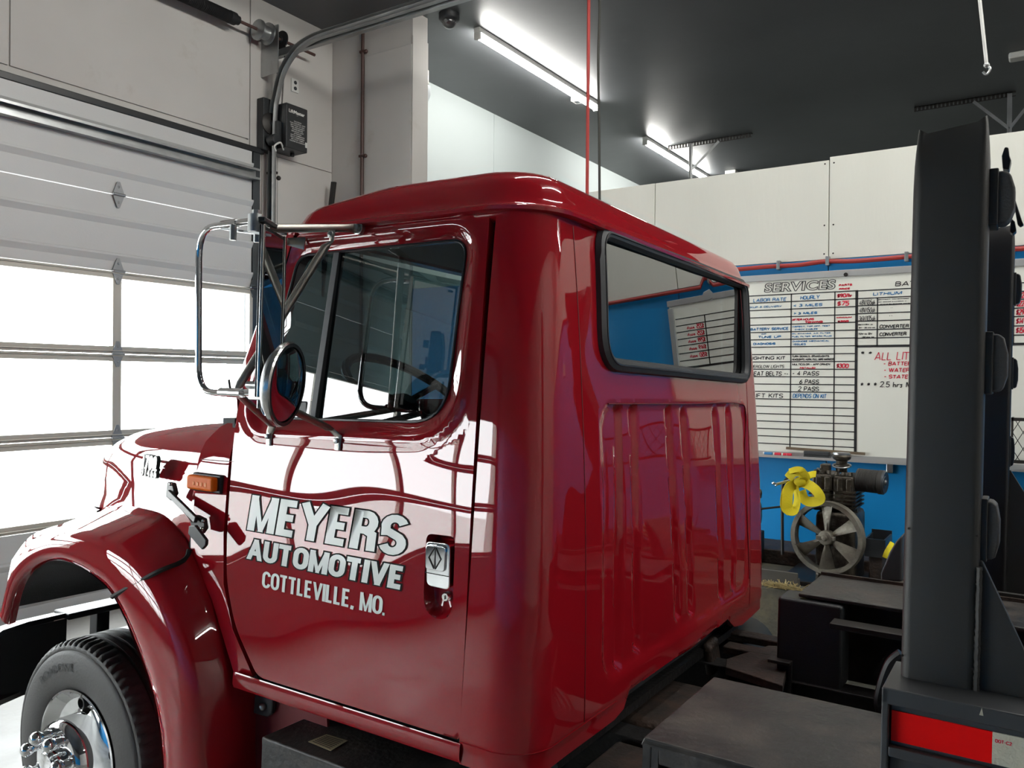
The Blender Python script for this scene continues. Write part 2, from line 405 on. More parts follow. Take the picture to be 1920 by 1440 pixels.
# ---------------------------------------------------------------- stroke lettering
def _arc(cx, cy, rx, ry, a0, a1, n=8): return [(cx+rx*math.cos(math.radians(a0+(a1-a0)*k/n)), cy+ry*math.sin(math.radians(a0+(a1-a0)*k/n))) for k in range(n+1)]
def _gl():
    G = {}; p = lambda *a: ('p', list(a)); c = lambda x0, x1, y0=0., y1=1.: ('c', [(x0, y0), (x1, y1)])
    S_ = _arc(.27, .76, .27, .24, 20, 200, 8) + _arc(.27, .62, .27, .12, 205, 260, 3)[:1] + [(.10, .58), (.44, .44)] + _arc(.27, .25, .27, .25, 25, -160, 9)
    G['A'] = (.62, [c(0, .31), ('c', [(.62, 0), (.31, 1)]), p((.12, .28), (.50, .28))])
    G['B'] = (.52, [p((0, 0), (0, 1)), p((0, 1), (.3, 1), *_arc(.3, .77, .18, .23, 90, -90, 6), (0, .54)), p((0, .54), (.3, .54), *_arc(.3, .27, .22, .27, 90, -90, 6), (0, 0))])
    G['C'] = (.56, [p(*_arc(.28, .72, .28, .28, 10, 180, 8), *_arc(.28, .28, .28, .28, 180, 350, 8))])
    G['D'] = (.54, [p((0, 0), (0, 1)), p((0, 1), (.26, 1), *_arc(.26, .7, .28, .3, 90, 0, 5), *_arc(.26, .3, .28, .3, 0, -90, 5), (0, 0))])
    G['E'] = (.46, [p((0, 0), (0, 1)), p((0, 1), (.46, 1)), p((0, .51), (.40, .51)), p((0, 0), (.46, 0))])
    G['F'] = (.44, [p((0, 0), (0, 1)), p((0, 1), (.44, 1)), p((0, .52), (.38, .52))])
    G['G'] = (.58, [p(*_arc(.28, .72, .28, .28, 15, 180, 8), *_arc(.28, .28, .28, .28, 180, 350, 8), (.56, .45), (.32, .45))])
    G['H'] = (.54, [p((0, 0), (0, 1)), p((.54, 0), (.54, 1)), p((0, .52), (.54, .52))])
    G['I'] = (.0, [p((0, 0), (0, 1))]); G['J'] = (.4, [p((.4, 1), (.4, .25), *_arc(.2, .22, .2, .22, 0, -170, 6))])
    G['K'] = (.54, [p((0, 0), (0, 1)), p((.5, 1), (0, .4)), p((.15, .55), (.54, 0))])
    G['L'] = (.42, [p((0, 0), (0, 1)), p((0, 0), (.42, 0))])
    G['M'] = (.74, [p((0, 0), (0, 1)), p((.74, 0), (.74, 1)), ('c', [(.37, 0), (.03, 1)]), ('c', [(.37, 0), (.71, 1)])])
    G['N'] = (.54, [p((0, 0), (0, 1)), p((.54, 0), (.54, 1)), ('c', [(.54, 0), (0, 1)])])
    G['O'] = (.56, [p(*_arc(.28, .70, .28, .30, 0, 180, 10), *_arc(.28, .30, .28, .30, 180, 360, 10), (.56, .70))])
    G['P'] = (.5, [p((0, 0), (0, 1)), p((0, 1), (.26, 1), *_arc(.26, .73, .24, .27, 90, -90, 7), (0, .46))])
    G['R'] = (.54, [p((0, 0), (0, 1)), p((0, 1), (.28, 1), *_arc(.28, .75, .22, .25, 90, -90, 7), (0, .50)), p((.28, .50), (.50, .40), (.52, 0))])
    G['S'] = (.54, [p(*S_)])
    G['T'] = (.54, [p((.27, 0), (.27, 1)), p((0, 1), (.54, 1))])
    G['U'] = (.54, [p((0, 1), (0, .28), *_arc(.27, .27, .27, .27, 180, 360, 9), (.54, 1))])
    G['V'] = (.6, [('c', [(.30, 0), (0, 1)]), ('c', [(.30, 0), (.6, 1)])])
    G['W'] = (.84, [('c', [(.21, 0), (0, 1)]), ('c', [(.21, 0), (.42, 1)]), ('c', [(.63, 0), (.42, 1)]), ('c', [(.63, 0), (.84, 1)])])
    G['X'] = (.56, [('c', [(0, 0), (.56, 1)]), ('c', [(.56, 0), (0, 1)])])
    G['Y'] = (.6, [p((.3, 0), (.3, .42)), p((.3, .42), (0, 1)), p((.3, .42), (.6, 1))]); G['Z'] = (.5, [p((0, 1), (.5, 1), (0, 0), (.5, 0))])
    G['Q'] = (.56, G['O'][1] + [p((.34, .25), (.58, -.05))])
    G['0'] = G['O']; G['1'] = (.12, [p((0, .82), (.12, 1), (.12, 0))]); G['2'] = (.48, [p(*_arc(.24, .76, .24, .24, 170, -30, 7), (0, 0), (.5, 0))])
    G['3'] = (.48, [p(*_arc(.22, .77, .22, .23, 160, -80, 7), (.16, .55)), p((.16, .55), *_arc(.22, .28, .26, .28, 80, -160, 8))]); G['4'] = (.5, [p((.34, 0), (.34, 1), (0, .32), (.5, .32))])
    G['5'] = (.48, [p((.46, 1), (.06, 1), (.03, .56), *_arc(.22, .30, .26, .30, 110, -150, 8))]); G['6'] = (.48, [p((.40, 1), (.12, .72), (0, .35), *_arc(.24, .27, .24, .27, 170, 360, 7), *_arc(.24, .27, .24, .27, 0, 160, 5))])
    G['7'] = (.48, [p((0, 1), (.48, 1), (.16, 0))]); G['8'] = (.48, [p(*_arc(.24, .76, .21, .24, -90, 270, 12)), p(*_arc(.24, .27, .24, .27, 90, 450, 12))]); G['9'] = (.48, [p(*_arc(.24, .74, .24, .26, 0, 360, 12)), p((.48, .74), (.42, .3), (.2, 0))])
    G['$'] = (.44, [p(*[(x*.8, .1+y*.8) for x, y in S_]), p((.22, -.05), (.22, 1.05))]); G[','] = (.06, [p((.06, .08), (.0, -.16))]); G['.'] = (.05, [p((0, .0), (.05, .0))])
    G['-'] = (.3, [p((0, .45), (.3, .45))]); G['/'] = (.3, [p((0, -.05), (.3, 1.05))]); G['<'] = (.4, [p((.4, .85), (0, .5), (.4, .15))]); G['>'] = (.4, [p((0, .85), (.4, .5), (0, .15))])
    G['*'] = (.4, [p((.2, .25), (.2, .85)), p((0, .4), (.4, .7)), p((.4, .4), (0, .7))]); G['"'] = (.2, [p((0, 1), (-.03, .5)), p((.2, 1), (.17, .5))]); G['&'] = (.5, [p((.5, 0), (.1, .8), (.22, 1), (.34, .8), (0, .3), (.15, 0), (.48, .4))])
    G['a'] = (.4, [p((.4, .5), (.1, .5), (0, .2), (.12, 0), (.4, .15), (.4, .5), (.42, 0))]); G['h'] = (.36, [p((0, 0), (0, 1)), p((0, .4), (.2, .55), (.36, .4), (.36, 0))]); G['r'] = (.3, [p((0, 0), (0, .55)), p((0, .35), (.3, .55))])
    G['s'] = (.3, [p((.3, .5), (.05, .5), (.25, .2), (.2, 0), (0, .03))]); G['t'] = (.3, [p((.12, .9), (.12, 0), (.3, .03)), p((0, .6), (.3, .6))]); G['o'] = (.36, [p(*_arc(.18, .27, .18, .27, 0, 360, 8))])
    G['m'] = (.5, [p((0, 0), (0, .5)), p((0, .4), (.15, .5), (.25, .35), (.25, 0)), p((.25, .4), (.4, .5), (.5, .35), (.5, 0))]); G['p'] = (.36, [p((0, .5), (0, -.4)), p((0, .5), (.3, .5), (.36, .2), (.2, 0), (0, .05))])
    G['x'] = (.3, [p((0, .5), (.3, 0)), p((.3, .5), (0, 0))]); G['e'] = (.34, [p((0, .3), (.34, .32), (.28, .52), (.08, .5), (0, .2), (.12, 0), (.34, .1))]); G['c'] = (.3, [p((.3, .45), (.1, .5), (0, .25), (.1, 0), (.3, .05))])
    return G
GL = _gl()
def stroke2(pl, hw, e0, e1, closed=False):
    """thick 2D polyline -> (verts, quads); e0/e1 extend the ends"""
    q = [Vector(a) for a in pl]; o = [q[0]]
    for a in q[1:]:
        if (a-o[-1]).length > 1e-6: o.append(a)
    q = o
    if len(q) < 2: return [], []
    if (q[0]-q[-1]).length < 1e-6: closed = True; q = q[:-1]
    else:
        q[0] = q[0] + (q[0]-q[1]).normalized()*e0; q[-1] = q[-1] + (q[-1]-q[-2]).normalized()*e1
    n = len(q); vs = []
    for i in range(n):
        a = q[i-1] if (i or closed) else q[i]; b = q[(i+1) % n] if (i < n-1 or closed) else q[i]
        d1 = (q[i]-a); d2 = (b-q[i]); d1 = d1.normalized() if d1.length else d2.normalized(); d2 = d2.normalized() if d2.length else d1
        m = (d1+d2); m = m.normalized() if m.length > 1e-6 else d1; k = 1/max(.5, m.dot(d1)); nn = Vector((-m.y, m.x))*hw*k
        vs += [q[i]+nn, q[i]-nn]
    return vs, [(2*i, 2*i+1, 2*((i+1) % n)+1, 2*((i+1) % n)) for i in range(n if closed else n-1)]
def strokes(txt, bl, tr, hw, fn, mb, edge=0.0, gap=.2, shear=0.0, jit=0.0, asp=1.0):
    hgt = tr[1]-bl[1]; wid = tr[0]-bl[0]; sk = shear*hgt; x = 0; items = []; g2 = gap
    for ch in txt:
        if ch == ' ': x += .42; continue
        if ch not in GL: ch = ch.upper()
        w_, els = GL[ch]; dj = [random.uniform(-jit, jit) for _ in range(3)]
        for kind, pts in els: items.append((kind, ch in 'MW', [(x + u + dj[0]*v + dj[1]*.5, v*(1+dj[2]) + dj[1]*.6) for u, v in pts]))
        x += w_ + g2
    x -= g2; hx = hw*asp
    ax_ = (wid - 2*hx - sk)/x; ay = hgt - 2*hw
    for kind, w_thin, pts in items:
        q = [((hx + u*ax_)/asp, hw + v*ay) for u, v in pts]; h2 = hw + edge
        if kind == 'c' and asp > 1:
            (xa, ya), (xb, yb) = q; L_ = math.hypot(xb-xa, yb-ya); hc = hw*L_/abs(yb-ya)*(.62 if abs(xb-xa) < .4*abs(yb-ya) and w_thin else .90); sl = (xb-xa)/(yb-ya)
            y0 = -edge; y1 = hgt+edge; hc += edge*L_/abs(yb-ya)
            xl = xa + sl*(0-ya)*.35; xr = xb + sl*(hgt-yb)*.35
            vs = [Vector((xl-hc, y0)), Vector((xl+hc, y0)), Vector((xr+hc, y1)), Vector((xr-hc, y1))]; fs = [(0, 1, 2, 3)]
        else:
            e = []
            for (u, v), (uu, vv) in ((pts[0], q[0]), (pts[-1], q[-1])): e.append((hw if (abs(v) < 1e-6 or abs(v-1) < 1e-6) and asp > 1 else 0) + edge)
            p0, p1 = pts[0], pts[1]
            if abs(pts[0][1]-pts[1][1]) < 1e-6 and abs(p0[1]-.52) > 0: e[0] = hw*(1 if asp > 1 else 0) + edge
            if abs(pts[-1][1]-pts[-2][1]) < 1e-6: e[1] = edge
            vs, fs = stroke2(q, h2, e[0], e[1])
        mb.add([fn(bl[0] + v.x*asp + shear*v.y, bl[1] + v.y) for v in vs], fs)
    return mb

# ================================================================ THE ROOM
AX = -6.1; BY = 5.99; CZ = 3.515; FZ = -1.785
struct('floor', MB().box((-6.4, -7.3, FZ-.2), (7.3, 16.3, FZ)), M['concrete'])
struct('trim_6', MB().box((-40, -40, FZ-.25), (-6.4, 50, FZ-.05)), mat('bright_apron_concrete', (0.55, 0.54, 0.52), 0.8), label='pale concrete apron outside the garage doors')
struct('ceiling', MB().box((-6.4, -7.3, CZ), (7.3, 16.3, CZ+.2)), M['ceiling'])
struct('wall_right', MB().box((7, -7, FZ), (7.3, 16.3, CZ)), M['wallwhite'])
struct('wall_far', MB().box((-6.4, 16, FZ), (7, 16.3, CZ)), M['farwall'])
wn = struct('wall_near', MB().box((-6.4, -7.3, FZ), (7, -7, CZ)), mat('dimmed_wall_grey', (0.16, 0.165, 0.17), 0.7))  # dimness put into the wall colour, so the truck reflects a darker room
wn.part('blue_wainscot', MB().box((-6.1, -7, FZ), (7, -6.985, 0.86)), M['blue'], label='blue painted lower band')
# garage wall with two door openings
wl = MB(); sb_ = .03; D1 = (-0.25, 4.95); D2 = (-6.3, -1.1); DT = 2.12
wl.box((-6.4, D1[1]-sb_, FZ), (AX-.05, BY+.3, CZ)); wl.box((-6.4, D1[0], DT), (AX-.05, D1[1], CZ)); wl.box((-6.4, D2[1]-sb_, FZ), (AX-.05, D1[0]+sb_, CZ))
wl.box((-6.4, D2[0], DT), (AX-.05, D2[1], CZ)); wl.box((-6.4, -7, FZ), (AX-.05, D2[0], CZ)); wl.box((-6.4, BY+.3, FZ), (AX-.05, 16, CZ))
wleft = struct('wall_left', wl, M['wallwhite'])
def sheet(y0, y1, z0, z1, m='wallwhite'):
    wleft.part('wall_sheet', MB().box((AX-.05, y0, z0), (AX-.035, y1, z1)), M[m], bevel=0.002)
sheet(2.885, 4.94, 2.19, CZ); sheet(0.25, 2.87, 2.19, CZ); sheet(-2.4, 0.235, 2.19, CZ); sheet(-.24, 4.94, 2.125, 2.18)
sheet(5.10, 5.278, FZ, 2.1); sheet(5.284, 5.985, FZ, 2.1); sheet(4.96, 5.985, 2.106, CZ)
sheet(6.30, 8.9, FZ, CZ, 'farwall'); sheet(8.906, 11.5, FZ, CZ, 'farwall'); sheet(11.506, 15.9, FZ, CZ, 'farwall')
# pilaster ending the bay
PX = -5.074
wp = struct('wall_pilaster', MB().box((AX-.05, BY, FZ), (PX, BY+.22, CZ)), M['wallwhite'])
wp.part('face_board', MB().box((-5.68, BY-.014, FZ), (PX-.004, BY, 3.19)), M['wallwhite'], bevel=0.002)
wp.part('corner_board', MB().box((PX, BY-.01, FZ), (PX+.012, BY+.22, 3.27)), M['wallwhite'], bevel=0.002)

# partition: plywood sheets, blue below
wb = struct('wall_back', MB().box((PX, BY+.02, FZ), (6.98, BY+.14, 1.55)), M['wallwhite'])
for k in range(-3, 7):
    x0 = -1.278 + 1.305*k; x1 = x0 + 1.305
    x0c = max(x0, PX+.02); x1c = min(x1, 6.97)
    if x1c <= x0c: continue
    top = 1.566 + (0.0, .016, -.012, .01)[k % 4]
    if k == -1: top = 1.553
    if k == 0: top = 1.574
    wb.part('plywood_sheet', MB().box((x0c+.003, BY-.004, .862), (x1c-.003, BY+.02, top)), M['ply'], bevel=0.0015)
    wb.part('blue_sheet', MB().box((x0c+.003, BY-.004, FZ), (x1c-.003, BY+.02, .858)), M['blue'], bevel=0.0015)
wb.part('sheet_screw', (lambda b: [b.sphere((-1.278+dx, BY-.004, z), .006, n=6, m=4) for dx in (-.03, .03, .62) for z in (1.53, 1.1, .9)] and b)(MB()), M['iron'], stuff=True)

# ---------------------------------------------------------------- garage doors (sectional)
JZ = [2.10, 1.42, .822, .178, -.475, -1.12, FZ+.012]
def garage_door(n, y0, y1, hinge=True, label=''):
    t = Thing('door_%d' % n, label, None, base=(AX, y1, FZ)); t.o['kind'] = 'structure'
    def ribbed(z0, z1, ribs):
        prof = [(0, z0+.004)]
        for r in sorted(ribs): prof += [(0, r-.055), (.026, r-.012), (.026, r+.004), (0, r+.012)]
        prof += [(0, z1-.004)]
        b = MB(); rows = [[V(AX+.02+p, y, z) for p, z in prof] for y in (y0+.01, y1-.01)]
        b.grid(rows); rr = [[V(AX-.03, y, z) for z in (z0+.004, z1-.004)] for y in (y0+.01, y1-.01)]
        b.grid(rr); b.add([(AX-.03, y0+.01, z1-.004), (AX+.02, y0+.01, z1-.004), (AX+.02, y1-.01, z1-.004), (AX-.03, y1-.01, z1-.004)], [(0,1,2,3)])
        b.add([(AX-.03, y0+.01, z0+.004), (AX+.02, y0+.01, z0+.004), (AX+.02, y1-.01, z0+.004), (AX-.03, y1-.01, z0+.004)], [(0,1,2,3)])
        b.prism([(AX-.03, y1-.01, z0+.004)] + [(AX+.02+p, y1-.01, z) for p, z in prof] + [(AX-.03, y1-.01, z1-.004)], (0, -.004, 0))
        return b
    for z1, z0, ribs in ((JZ[0], JZ[1], (1.615, 1.95)), (JZ[1], JZ[2], (1.235, .955)), (JZ[5], JZ[6], (-1.32, -1.60))):
        t.part('door_section', ribbed(z0, z1, ribs), M['doorpan'], sharp=20)
    W = (y1-y0)/4
    for i in range(3):
        zt, zb_ = JZ[2+i], JZ[3+i]
        t.part('section_rail', MB().box((AX-.03, y0, zt-.055), (AX+.03, y1, zt-.003)).box((AX+.03, y0, zt-.018), (AX+.045, y1, zt-.010)), M['alu'], bevel=.003)
        t.part('section_rail', MB().box((AX-.03, y0, zb_+.003), (AX+.03, y1, zb_+.060)).box((AX+.03, y0, zb_+.02), (AX+.045, y1, zb_+.028)), M['alu'], bevel=.003)
        for k in range(5):
            yc = y0 + W*k; a = max(y0, yc-.036); b_ = min(y1, yc+.036)
            t.part('section_stile', MB().box((AX-.028, a, zb_+.06), (AX+.03, b_, zt-.055)), M['alu'], bevel=.003)
        for k in range(4):
            t.part('window_pane', MB().box((AX-.012, y0+W*k+.03, zb_+.055), (AX-.006, y0+W*(k+1)-.03, zt-.05)), M['paneglass'])
    # strut, seal
    t.part('bottom_daylight_seal', MB().box((AX-.045, y0-.03, FZ), (AX+.01, y1+.03, FZ+.02)), M['rubber'])  # unseen strip added to block daylight leaking under the door
    for ya, yb in ((y0-.02, y0+.035), (y1-.035, y1+.02)): t.part('daylight_stop_strip', MB().box((AX-.049, ya, FZ), (AX-.031, yb, 2.12)), M['rubber'])  # added along the hidden edges to keep daylight from leaking in
    b = MB(); 
    b.box((AX+.03, y0, 1.80), (AX+.034, y1+.02, 1.90)); b.box((AX+.034, y0, 1.80), (AX+.10, y1+.02, 1.806)); b.box((AX+.034, y0, 1.895), (AX+.10, y1+.02, 1.90))
    b.box((AX+.096, y0, 1.806), (AX+.10, y1+.02, 1.82)); b.box((AX+.096, y0, 1.88), (AX+.10, y1+.02, 1.895))
    t.part('strut', b, M['galv'])
    t.part('top_seal', MB().box((AX-.01, y0, 2.065), (AX+.03, y1+.12, 2.118)), M['rubber'], bevel=.006)
    if hinge:
        for z in JZ[1:6]:
            for k in (1, 2, 3):
                yc = y0 + W*k; hb = MB()
                pl = [(AX+.033, yc + a*.045, z + c_*.10) for a, c_ in ((-.25, 1), (.25, 1), (1, .12), (1, -.12), (.25, -1), (-.25, -1), (-1, -.12), (-1, .12))]
                hb.prism(pl, (.007, 0, 0)); hb.cyl((AX+.045, yc-.05, z), (AX+.045, yc+.05, z), .011, n=10)
                for a in (-.06, .06): hb.sphere((AX+.041, yc, z+a), .010, (.5, 1, 1), 8, 5)
                t.part('hinge', hb, M['hinge'])
            hb = MB(); hb.prism([(AX+.033, y1-.01+a*.03, z+c_*.09) for a, c_ in ((-1, 0), (0, 1), (1, 0), (0, -1))], (.01, 0, 0)); hb.cyl((AX+.05, y1-.04, z), (AX+.05, y1+.06, z), .012, n=8)
            t.part('roller_bracket', hb, M['galvdark'])
    return t
garage_door(1, *D1, label='white and glazed sectional garage door before the truck')
garage_door(2, *D2, hinge=False, label='second sectional garage door, outside the picture')

# jamb, track, shaft, drum
t = Thing('door_track', 'curved galvanised door track rising beside the garage door to the ceiling', 'track', base=(AX, 5.1, FZ))
jb = MB(); jb.box((AX+.0, 4.95, FZ), (AX+.02, 5.03, 2.1)); t.part('jamb_angle', jb, M['galvdark'])
ty = 5.12
trk = [(AX+.08, ty-.02, FZ), (AX+.08, ty-.02, 1.9)] + [(AX+.09, ty-.01, 2.3)]
arc = [(AX+.13, 2.60), (AX+.22, 2.82), (AX+.40, 2.975), (AX+.62, 3.03), (AX+.9, 3.035), (-4.0, 3.035), (-1.5, 3.04)]
path = catmull([(AX+.08, 1.6), (AX+.085, 2.2), (AX+.10, 2.48)] + arc[:5], 8) + [Vector(a) for a in arc[5:]]
path = [Vector((AX+.08, FZ))] + path
rows = []
for i, p in enumerate(path):
    a = path[max(0, i-1)]; b = path[min(len(path)-1, i+1)]; d = (Vector(b)-Vector(a)).normalized(); nrm = Vector((d.y, -d.x))
    q = lambda o, y: V(p[0]+nrm.x*o, y, p[1]+nrm.y*o)
    rows.append([q(-.03, ty-.03), q(-.034, ty-.005), q(-.03, ty+.02), q(0, ty+.03), q(.03, ty+.02), q(.034, ty-.005), q(.03, ty-.03), q(.024, ty-.03), q(.026, ty+.01), q(0, ty+.022), q(-.026, ty+.01), q(-.024, ty-.03)])
b = MB(); b.grid(rows, cv=True); t.part('rail', b, M['galv'], sharp=60)
t.part('vertical_angle', MB().box((AX, ty+.035, FZ), (AX+.05, ty+.045, 2.35)), M['galvdark'])
t.part('horizontal_angle', MB().box((AX, ty+.035, 2.985), (-1.5, ty+.042, 3.05)).box((AX, ty+.042, 2.985), (-1.5, ty+.085, 2.992)), M['galv'])
for z in (1.9, 1.2, .4): t.part('track_bracket', MB().box((AX, ty+.0, z), (AX+.1, ty+.05, z+.02)).sphere((AX+.11, ty+.05, z-.04), .022, n=8, m=6), M['iron'])
t = Thing('hanging_strap', 'perforated steel strap hanging the door track from the ceiling', 'bracket', base=(-1.5, ty, 3.1))
t.part('strap', MB().box((-1.52, ty+.03, 3.03), (-1.48, ty+.04, CZ)), M['galv'])

zs = 3.19; xs = AX+.12
t = Thing('torsion_shaft', 'torsion spring and shaft above the garage door, with cable drum and sprocket', 'shaft', base=(xs, 5.0, zs))
e = P('R', (590, 102), x=xs); s0 = P('R', (494, 60), x=xs); zs = s0.z
t.part('shaft', MB().cyl((xs, .2, zs), (xs, e.y, zs), .014, n=12), M['brownpipe'])
ya = P('R', (440, 36), x=xs).y
b = MB(); coil = []
for i in range(0, 1000): coil.append((.048 + .005*math.sin(i*.9), i*(ya-2.4)/1000.))
b.lathe((xs, 2.4, zs), (0, 1, 0), coil, 16); b.lathe((xs, ya, zs), (0, 1, 0), [(.055, -.06), (.055, 0), (.04, .02), (.04, .04)], 20)
t.part('torsion_spring', b, M['black'])
yd = s0.y
t.part('cable_drum', MB().lathe((xs, yd-.06, zs), (0, 1, 0), [(.02, -.02), (.05, -.02), (.092, -.005), (.092, .012), (.062, .022), (.066, .095), (.10, .10), (.10, .115), (.05, .125), (.02, .13)], 32), M['galv'])
sp = P('R', (528, 73), x=xs).y
t.part('sprocket', MB().lathe((xs, sp, zs), (0, 1, 0), [(.02, -.02), (.03, -.01), (.085, -.006), (.085, .006), (.03, .01), (.02, .03)], 28), M['black'])
t.part('end_bearing_plate', MB().box((AX-.03, yd+.10, zs-.35), (AX+.2, yd+.108, zs+.09)), M['galv'])
# opener
ox0, ox1 = AX-.02, AX+.22
a = P('R', (537, 205), x=ox1); b1 = P('R', (577, 208), x=ox1); c1 = P('R', (577, 288), x=ox1)
t = Thing('door_opener', 'black jackshaft garage door opener box on the white wall', 'opener', base=(AX, a.y, c1.z))
t.part('cover', MB().box((AX-.03, a.y, c1.z), (ox1, b1.y, b1.z+.01)), M['plastic'], bevel=.008)
t.part('backplate', MB().box((AX-.03, a.y-.13, c1.z-.03), (AX+.06, a.y, b1.z+.05)), M['plastic'], bevel=.006)
t.part('pulley', MB().lathe((AX+.06, a.y-.05, b1.z-.18), (1, 0, 0), [(.02, .0), (.10, .0), (.10, .012), (.085, .02), (.03, .03), (.02, .05)], 28), M['iron'])
t.part('gear_housing', MB().box((AX+.06, a.y-.05, b1.z-.36), (AX+.16, a.y, b1.z-.16)).cyl((AX+.08, a.y-.07, c1.z+.06), (AX+.18, a.y-.07, c1.z+.06), .05, n=16), M['plastic'], bevel=.006)
t.part('release_cable', MB().tube(catmull([(AX+.15, a.y+.03, c1.z-.01), (AX+.2, a.y-.05, c1.z+.03), (AX+.2, a.y-.12, c1.z-.02), (AX+.2, a.y-.10, c1.z-.06)], 6), .008, 6), M['white'])
t.part('conduit_nipple', MB().cyl((AX+.1, b1.y-.08, c1.z-.03), (AX+.1, b1.y-.08, c1.z), .02, n=10), M['black'])
t.part('conduit_nipple', MB().cyl((AX+.1, b1.y-.12, b1.z), (AX+.1, b1.y-.12, b1.z+.04), .015, n=10), M['black'])
def opf(u, v): return V(ox1+.002, u, v)
tm = MB(); hh = b1.z - c1.z; wv = b1.y - a.y
fit('LiftMaster', (a.y+.03*wv+.02, c1.z+.82*hh), (b1.y-.04, c1.z+.90*hh), opf, .03, tm)
fit('PROFESSIONAL', (a.y+.12, c1.z+.785*hh), (b1.y-.12, c1.z+.80*hh), opf, .0, tm)
z = .66
for s_, e0 in (('CAUTION', .09), ('THIS CONTROL UNIT', .04), ('MAY START AT ANY', .05), ('TIME. DISCONNECT', .05), ('POWER BEFORE', .07), ('SERVICING UNIT', .06), ('ATTENTION', .09), ('CETTE COMMANDE', .05), ('PEUT DEMARRER', .05), ('EN TOUT TEMPS', .06), ('COUPER LE COURANT', .04)):
    fit(s_, (a.y+e0, c1.z+(z-.028)*hh), (b1.y-e0+.01, c1.z+z*hh), opf, .01, tm); z -= .046
t.part('caution_print', tm, M['white'], label='white printed caution text', stuff=True)
t.part('sticker', MB().box((ox1, b1.y-.03, c1.z+.12*hh), (ox1+.002, b1.y-.005, c1.z+.24*hh)), M['white'])
ch = MB()
for dy in (-.06, .06):
    top = V(xs, sp, zs) + V(dy, 0, 0); bot = V(xs - .02 + dy*.5, sp + .0, b1.z)
    ch.tube([top, bot], .007, 5)
Thing('drive_chain', 'dark drive chain looped from the sprocket down to the opener', 'chain', base=(xs, sp, zs), mesh=ch, m=M['iron'])
# outlet
o = P('R', (552, 161), x=AX-.035)
t = Thing('wall_outlet', 'white electrical outlet on the wall above the opener', 'outlet', base=o)
t.part('cover_plate', MB().box((AX-.035, o.y-.045, o.z-.065), (AX-.022, o.y+.045, o.z+.065)), M['white'], bevel=.004)
t.part('socket', MB().cyl((AX-.022, o.y, o.z+.028), (AX-.018, o.y, o.z+.028), .018, n=14).cyl((AX-.022, o.y, o.z-.028), (AX-.018, o.y, o.z-.028), .018, n=14), M['gasket'])
# conduit on pilaster
q = P('R', (680, 200), y=BY-.03); zt = P('R', (680, 50), y=BY-.03).z
t = Thing('conduit_pipe', 'thin brown conduit running down the white pilaster', 'pipe', base=(q.x, BY-.03, FZ))
t.part('tube', MB().cyl((q.x, BY-.035, FZ), (q.x, BY-.035, zt), .017, n=12), M['brownpipe'])
for py in (98, 293):
    z = P('R', (680, py), y=BY-.03).z; t.part('clamp', MB().box((q.x-.03, BY-.055, z-.012), (q.x+.035, BY-.014, z+.012)).sphere((q.x+.04, BY-.03, z), .02, n=10, m=6), M['brownpipe'], bevel=.003)
q = P('R', (626, 341), y=BY-.12); q2 = P('R', (617, 420), y=BY-.12)
b = MB().bar(q, q + (q2-q)*4, .055, .03, up=(0, 1, 0))
Thing('leaning_bar', 'black steel bar leaning in the wall corner behind the cab', 'bar', base=q, mesh=b, m=M['iron'], bevel=.004)
# heater sliver behind the pilaster
q = P('R', (808, 130), y=6.5)
t = Thing('unit_heater', 'tan unit heater mounted behind the white pilaster', 'heater', base=(q.x, 6.25, 2.7))
zt = P('R', (806, 112), y=6.35).z; zm = P('R', (806, 145), y=6.35).z; zb_ = P('R', (802, 190), y=6.35).z
t.part('case', MB().box((q.x-.6, 6.25, zm), (q.x-.02, 6.5, zt-.03)), mat('tan_enamel', (0.42, 0.40, 0.33), 0.4), bevel=.01)
t.part('bracket', MB().box((q.x-.5, 6.3, zt-.03), (q.x-.06, 6.35, CZ)), M['galv'])
t.part('louver_hood', MB().prism([(q.x-.02, 6.25, zm), (q.x, 6.25, zm-.02), (q.x, 6.25, zm-.12), (q.x-.07, 6.25, zb_), (q.x-.5, 6.25, zb_), (q.x-.6, 6.25, zm)], (0, .25, 0)), mat('pale_blue_grey_sheet', (0.5, 0.54, 0.56), .4), bevel=.005)

# ---------------------------------------------------------------- ceiling fixtures
def tube_light(x, y0, label, group=None, src=None):
    t = Thing('ceiling_light', label, 'light', base=(x, y0, CZ), group=group)
    L_ = 2.6
    t.part('housing', MB().box((x-.035, y0, CZ-.05), (x+.035, y0+L_, CZ)), M['white'], bevel=.004)
    t.part('led_tube', MB().cyl((x, y0+.03, CZ-.085), (x, y0+L_-.03, CZ-.085), .027, n=14), M['tubeglow'])
    for yy in (y0+.0, y0+L_-.035): t.part('end_cap', MB().box((x-.035, yy, CZ-.118), (x+.035, yy+.035, CZ-.05)), M['white'], bevel=.006)
    return t
LX = -4.78
tube_light(LX, 6.62, 'long lit tube light on the dark ceiling, nearer and longer of two')
tube_light(LX-.08, 10.87, 'shorter looking lit tube light over the plywood partition by the bracket')
base = tube_light(2.4, 1.9, 'lit ceiling tube light overhead', 'ceiling tube lights outside the picture')
for (x, y) in ((-1.6, 2.4), (.4, 2.7), (4.2, 2.7), (4.2, .2)): duptree(base, (x-2.4, y-1.9, 0))
duptree(base, (5.2-2.4, 9-1.9, 0))
q = P('R', (842, 38), z=CZ-.06)
t = Thing('dome_camera', 'black dome security camera on the ceiling', 'camera', base=(q.x, q.y, CZ))
t.part('housing', MB().lathe((q.x, q.y, CZ), (0, 0, -1), [(.10, 0), (.10, .05), (.085, .07), (.07, .075)], 28), M['plastic'])
t.part('dome', MB().sphere((q.x, q.y, CZ-.07), .072, n=24, m=14), mat('smoked_dome', (0.05, 0.05, 0.055), 0.05, coat=1))
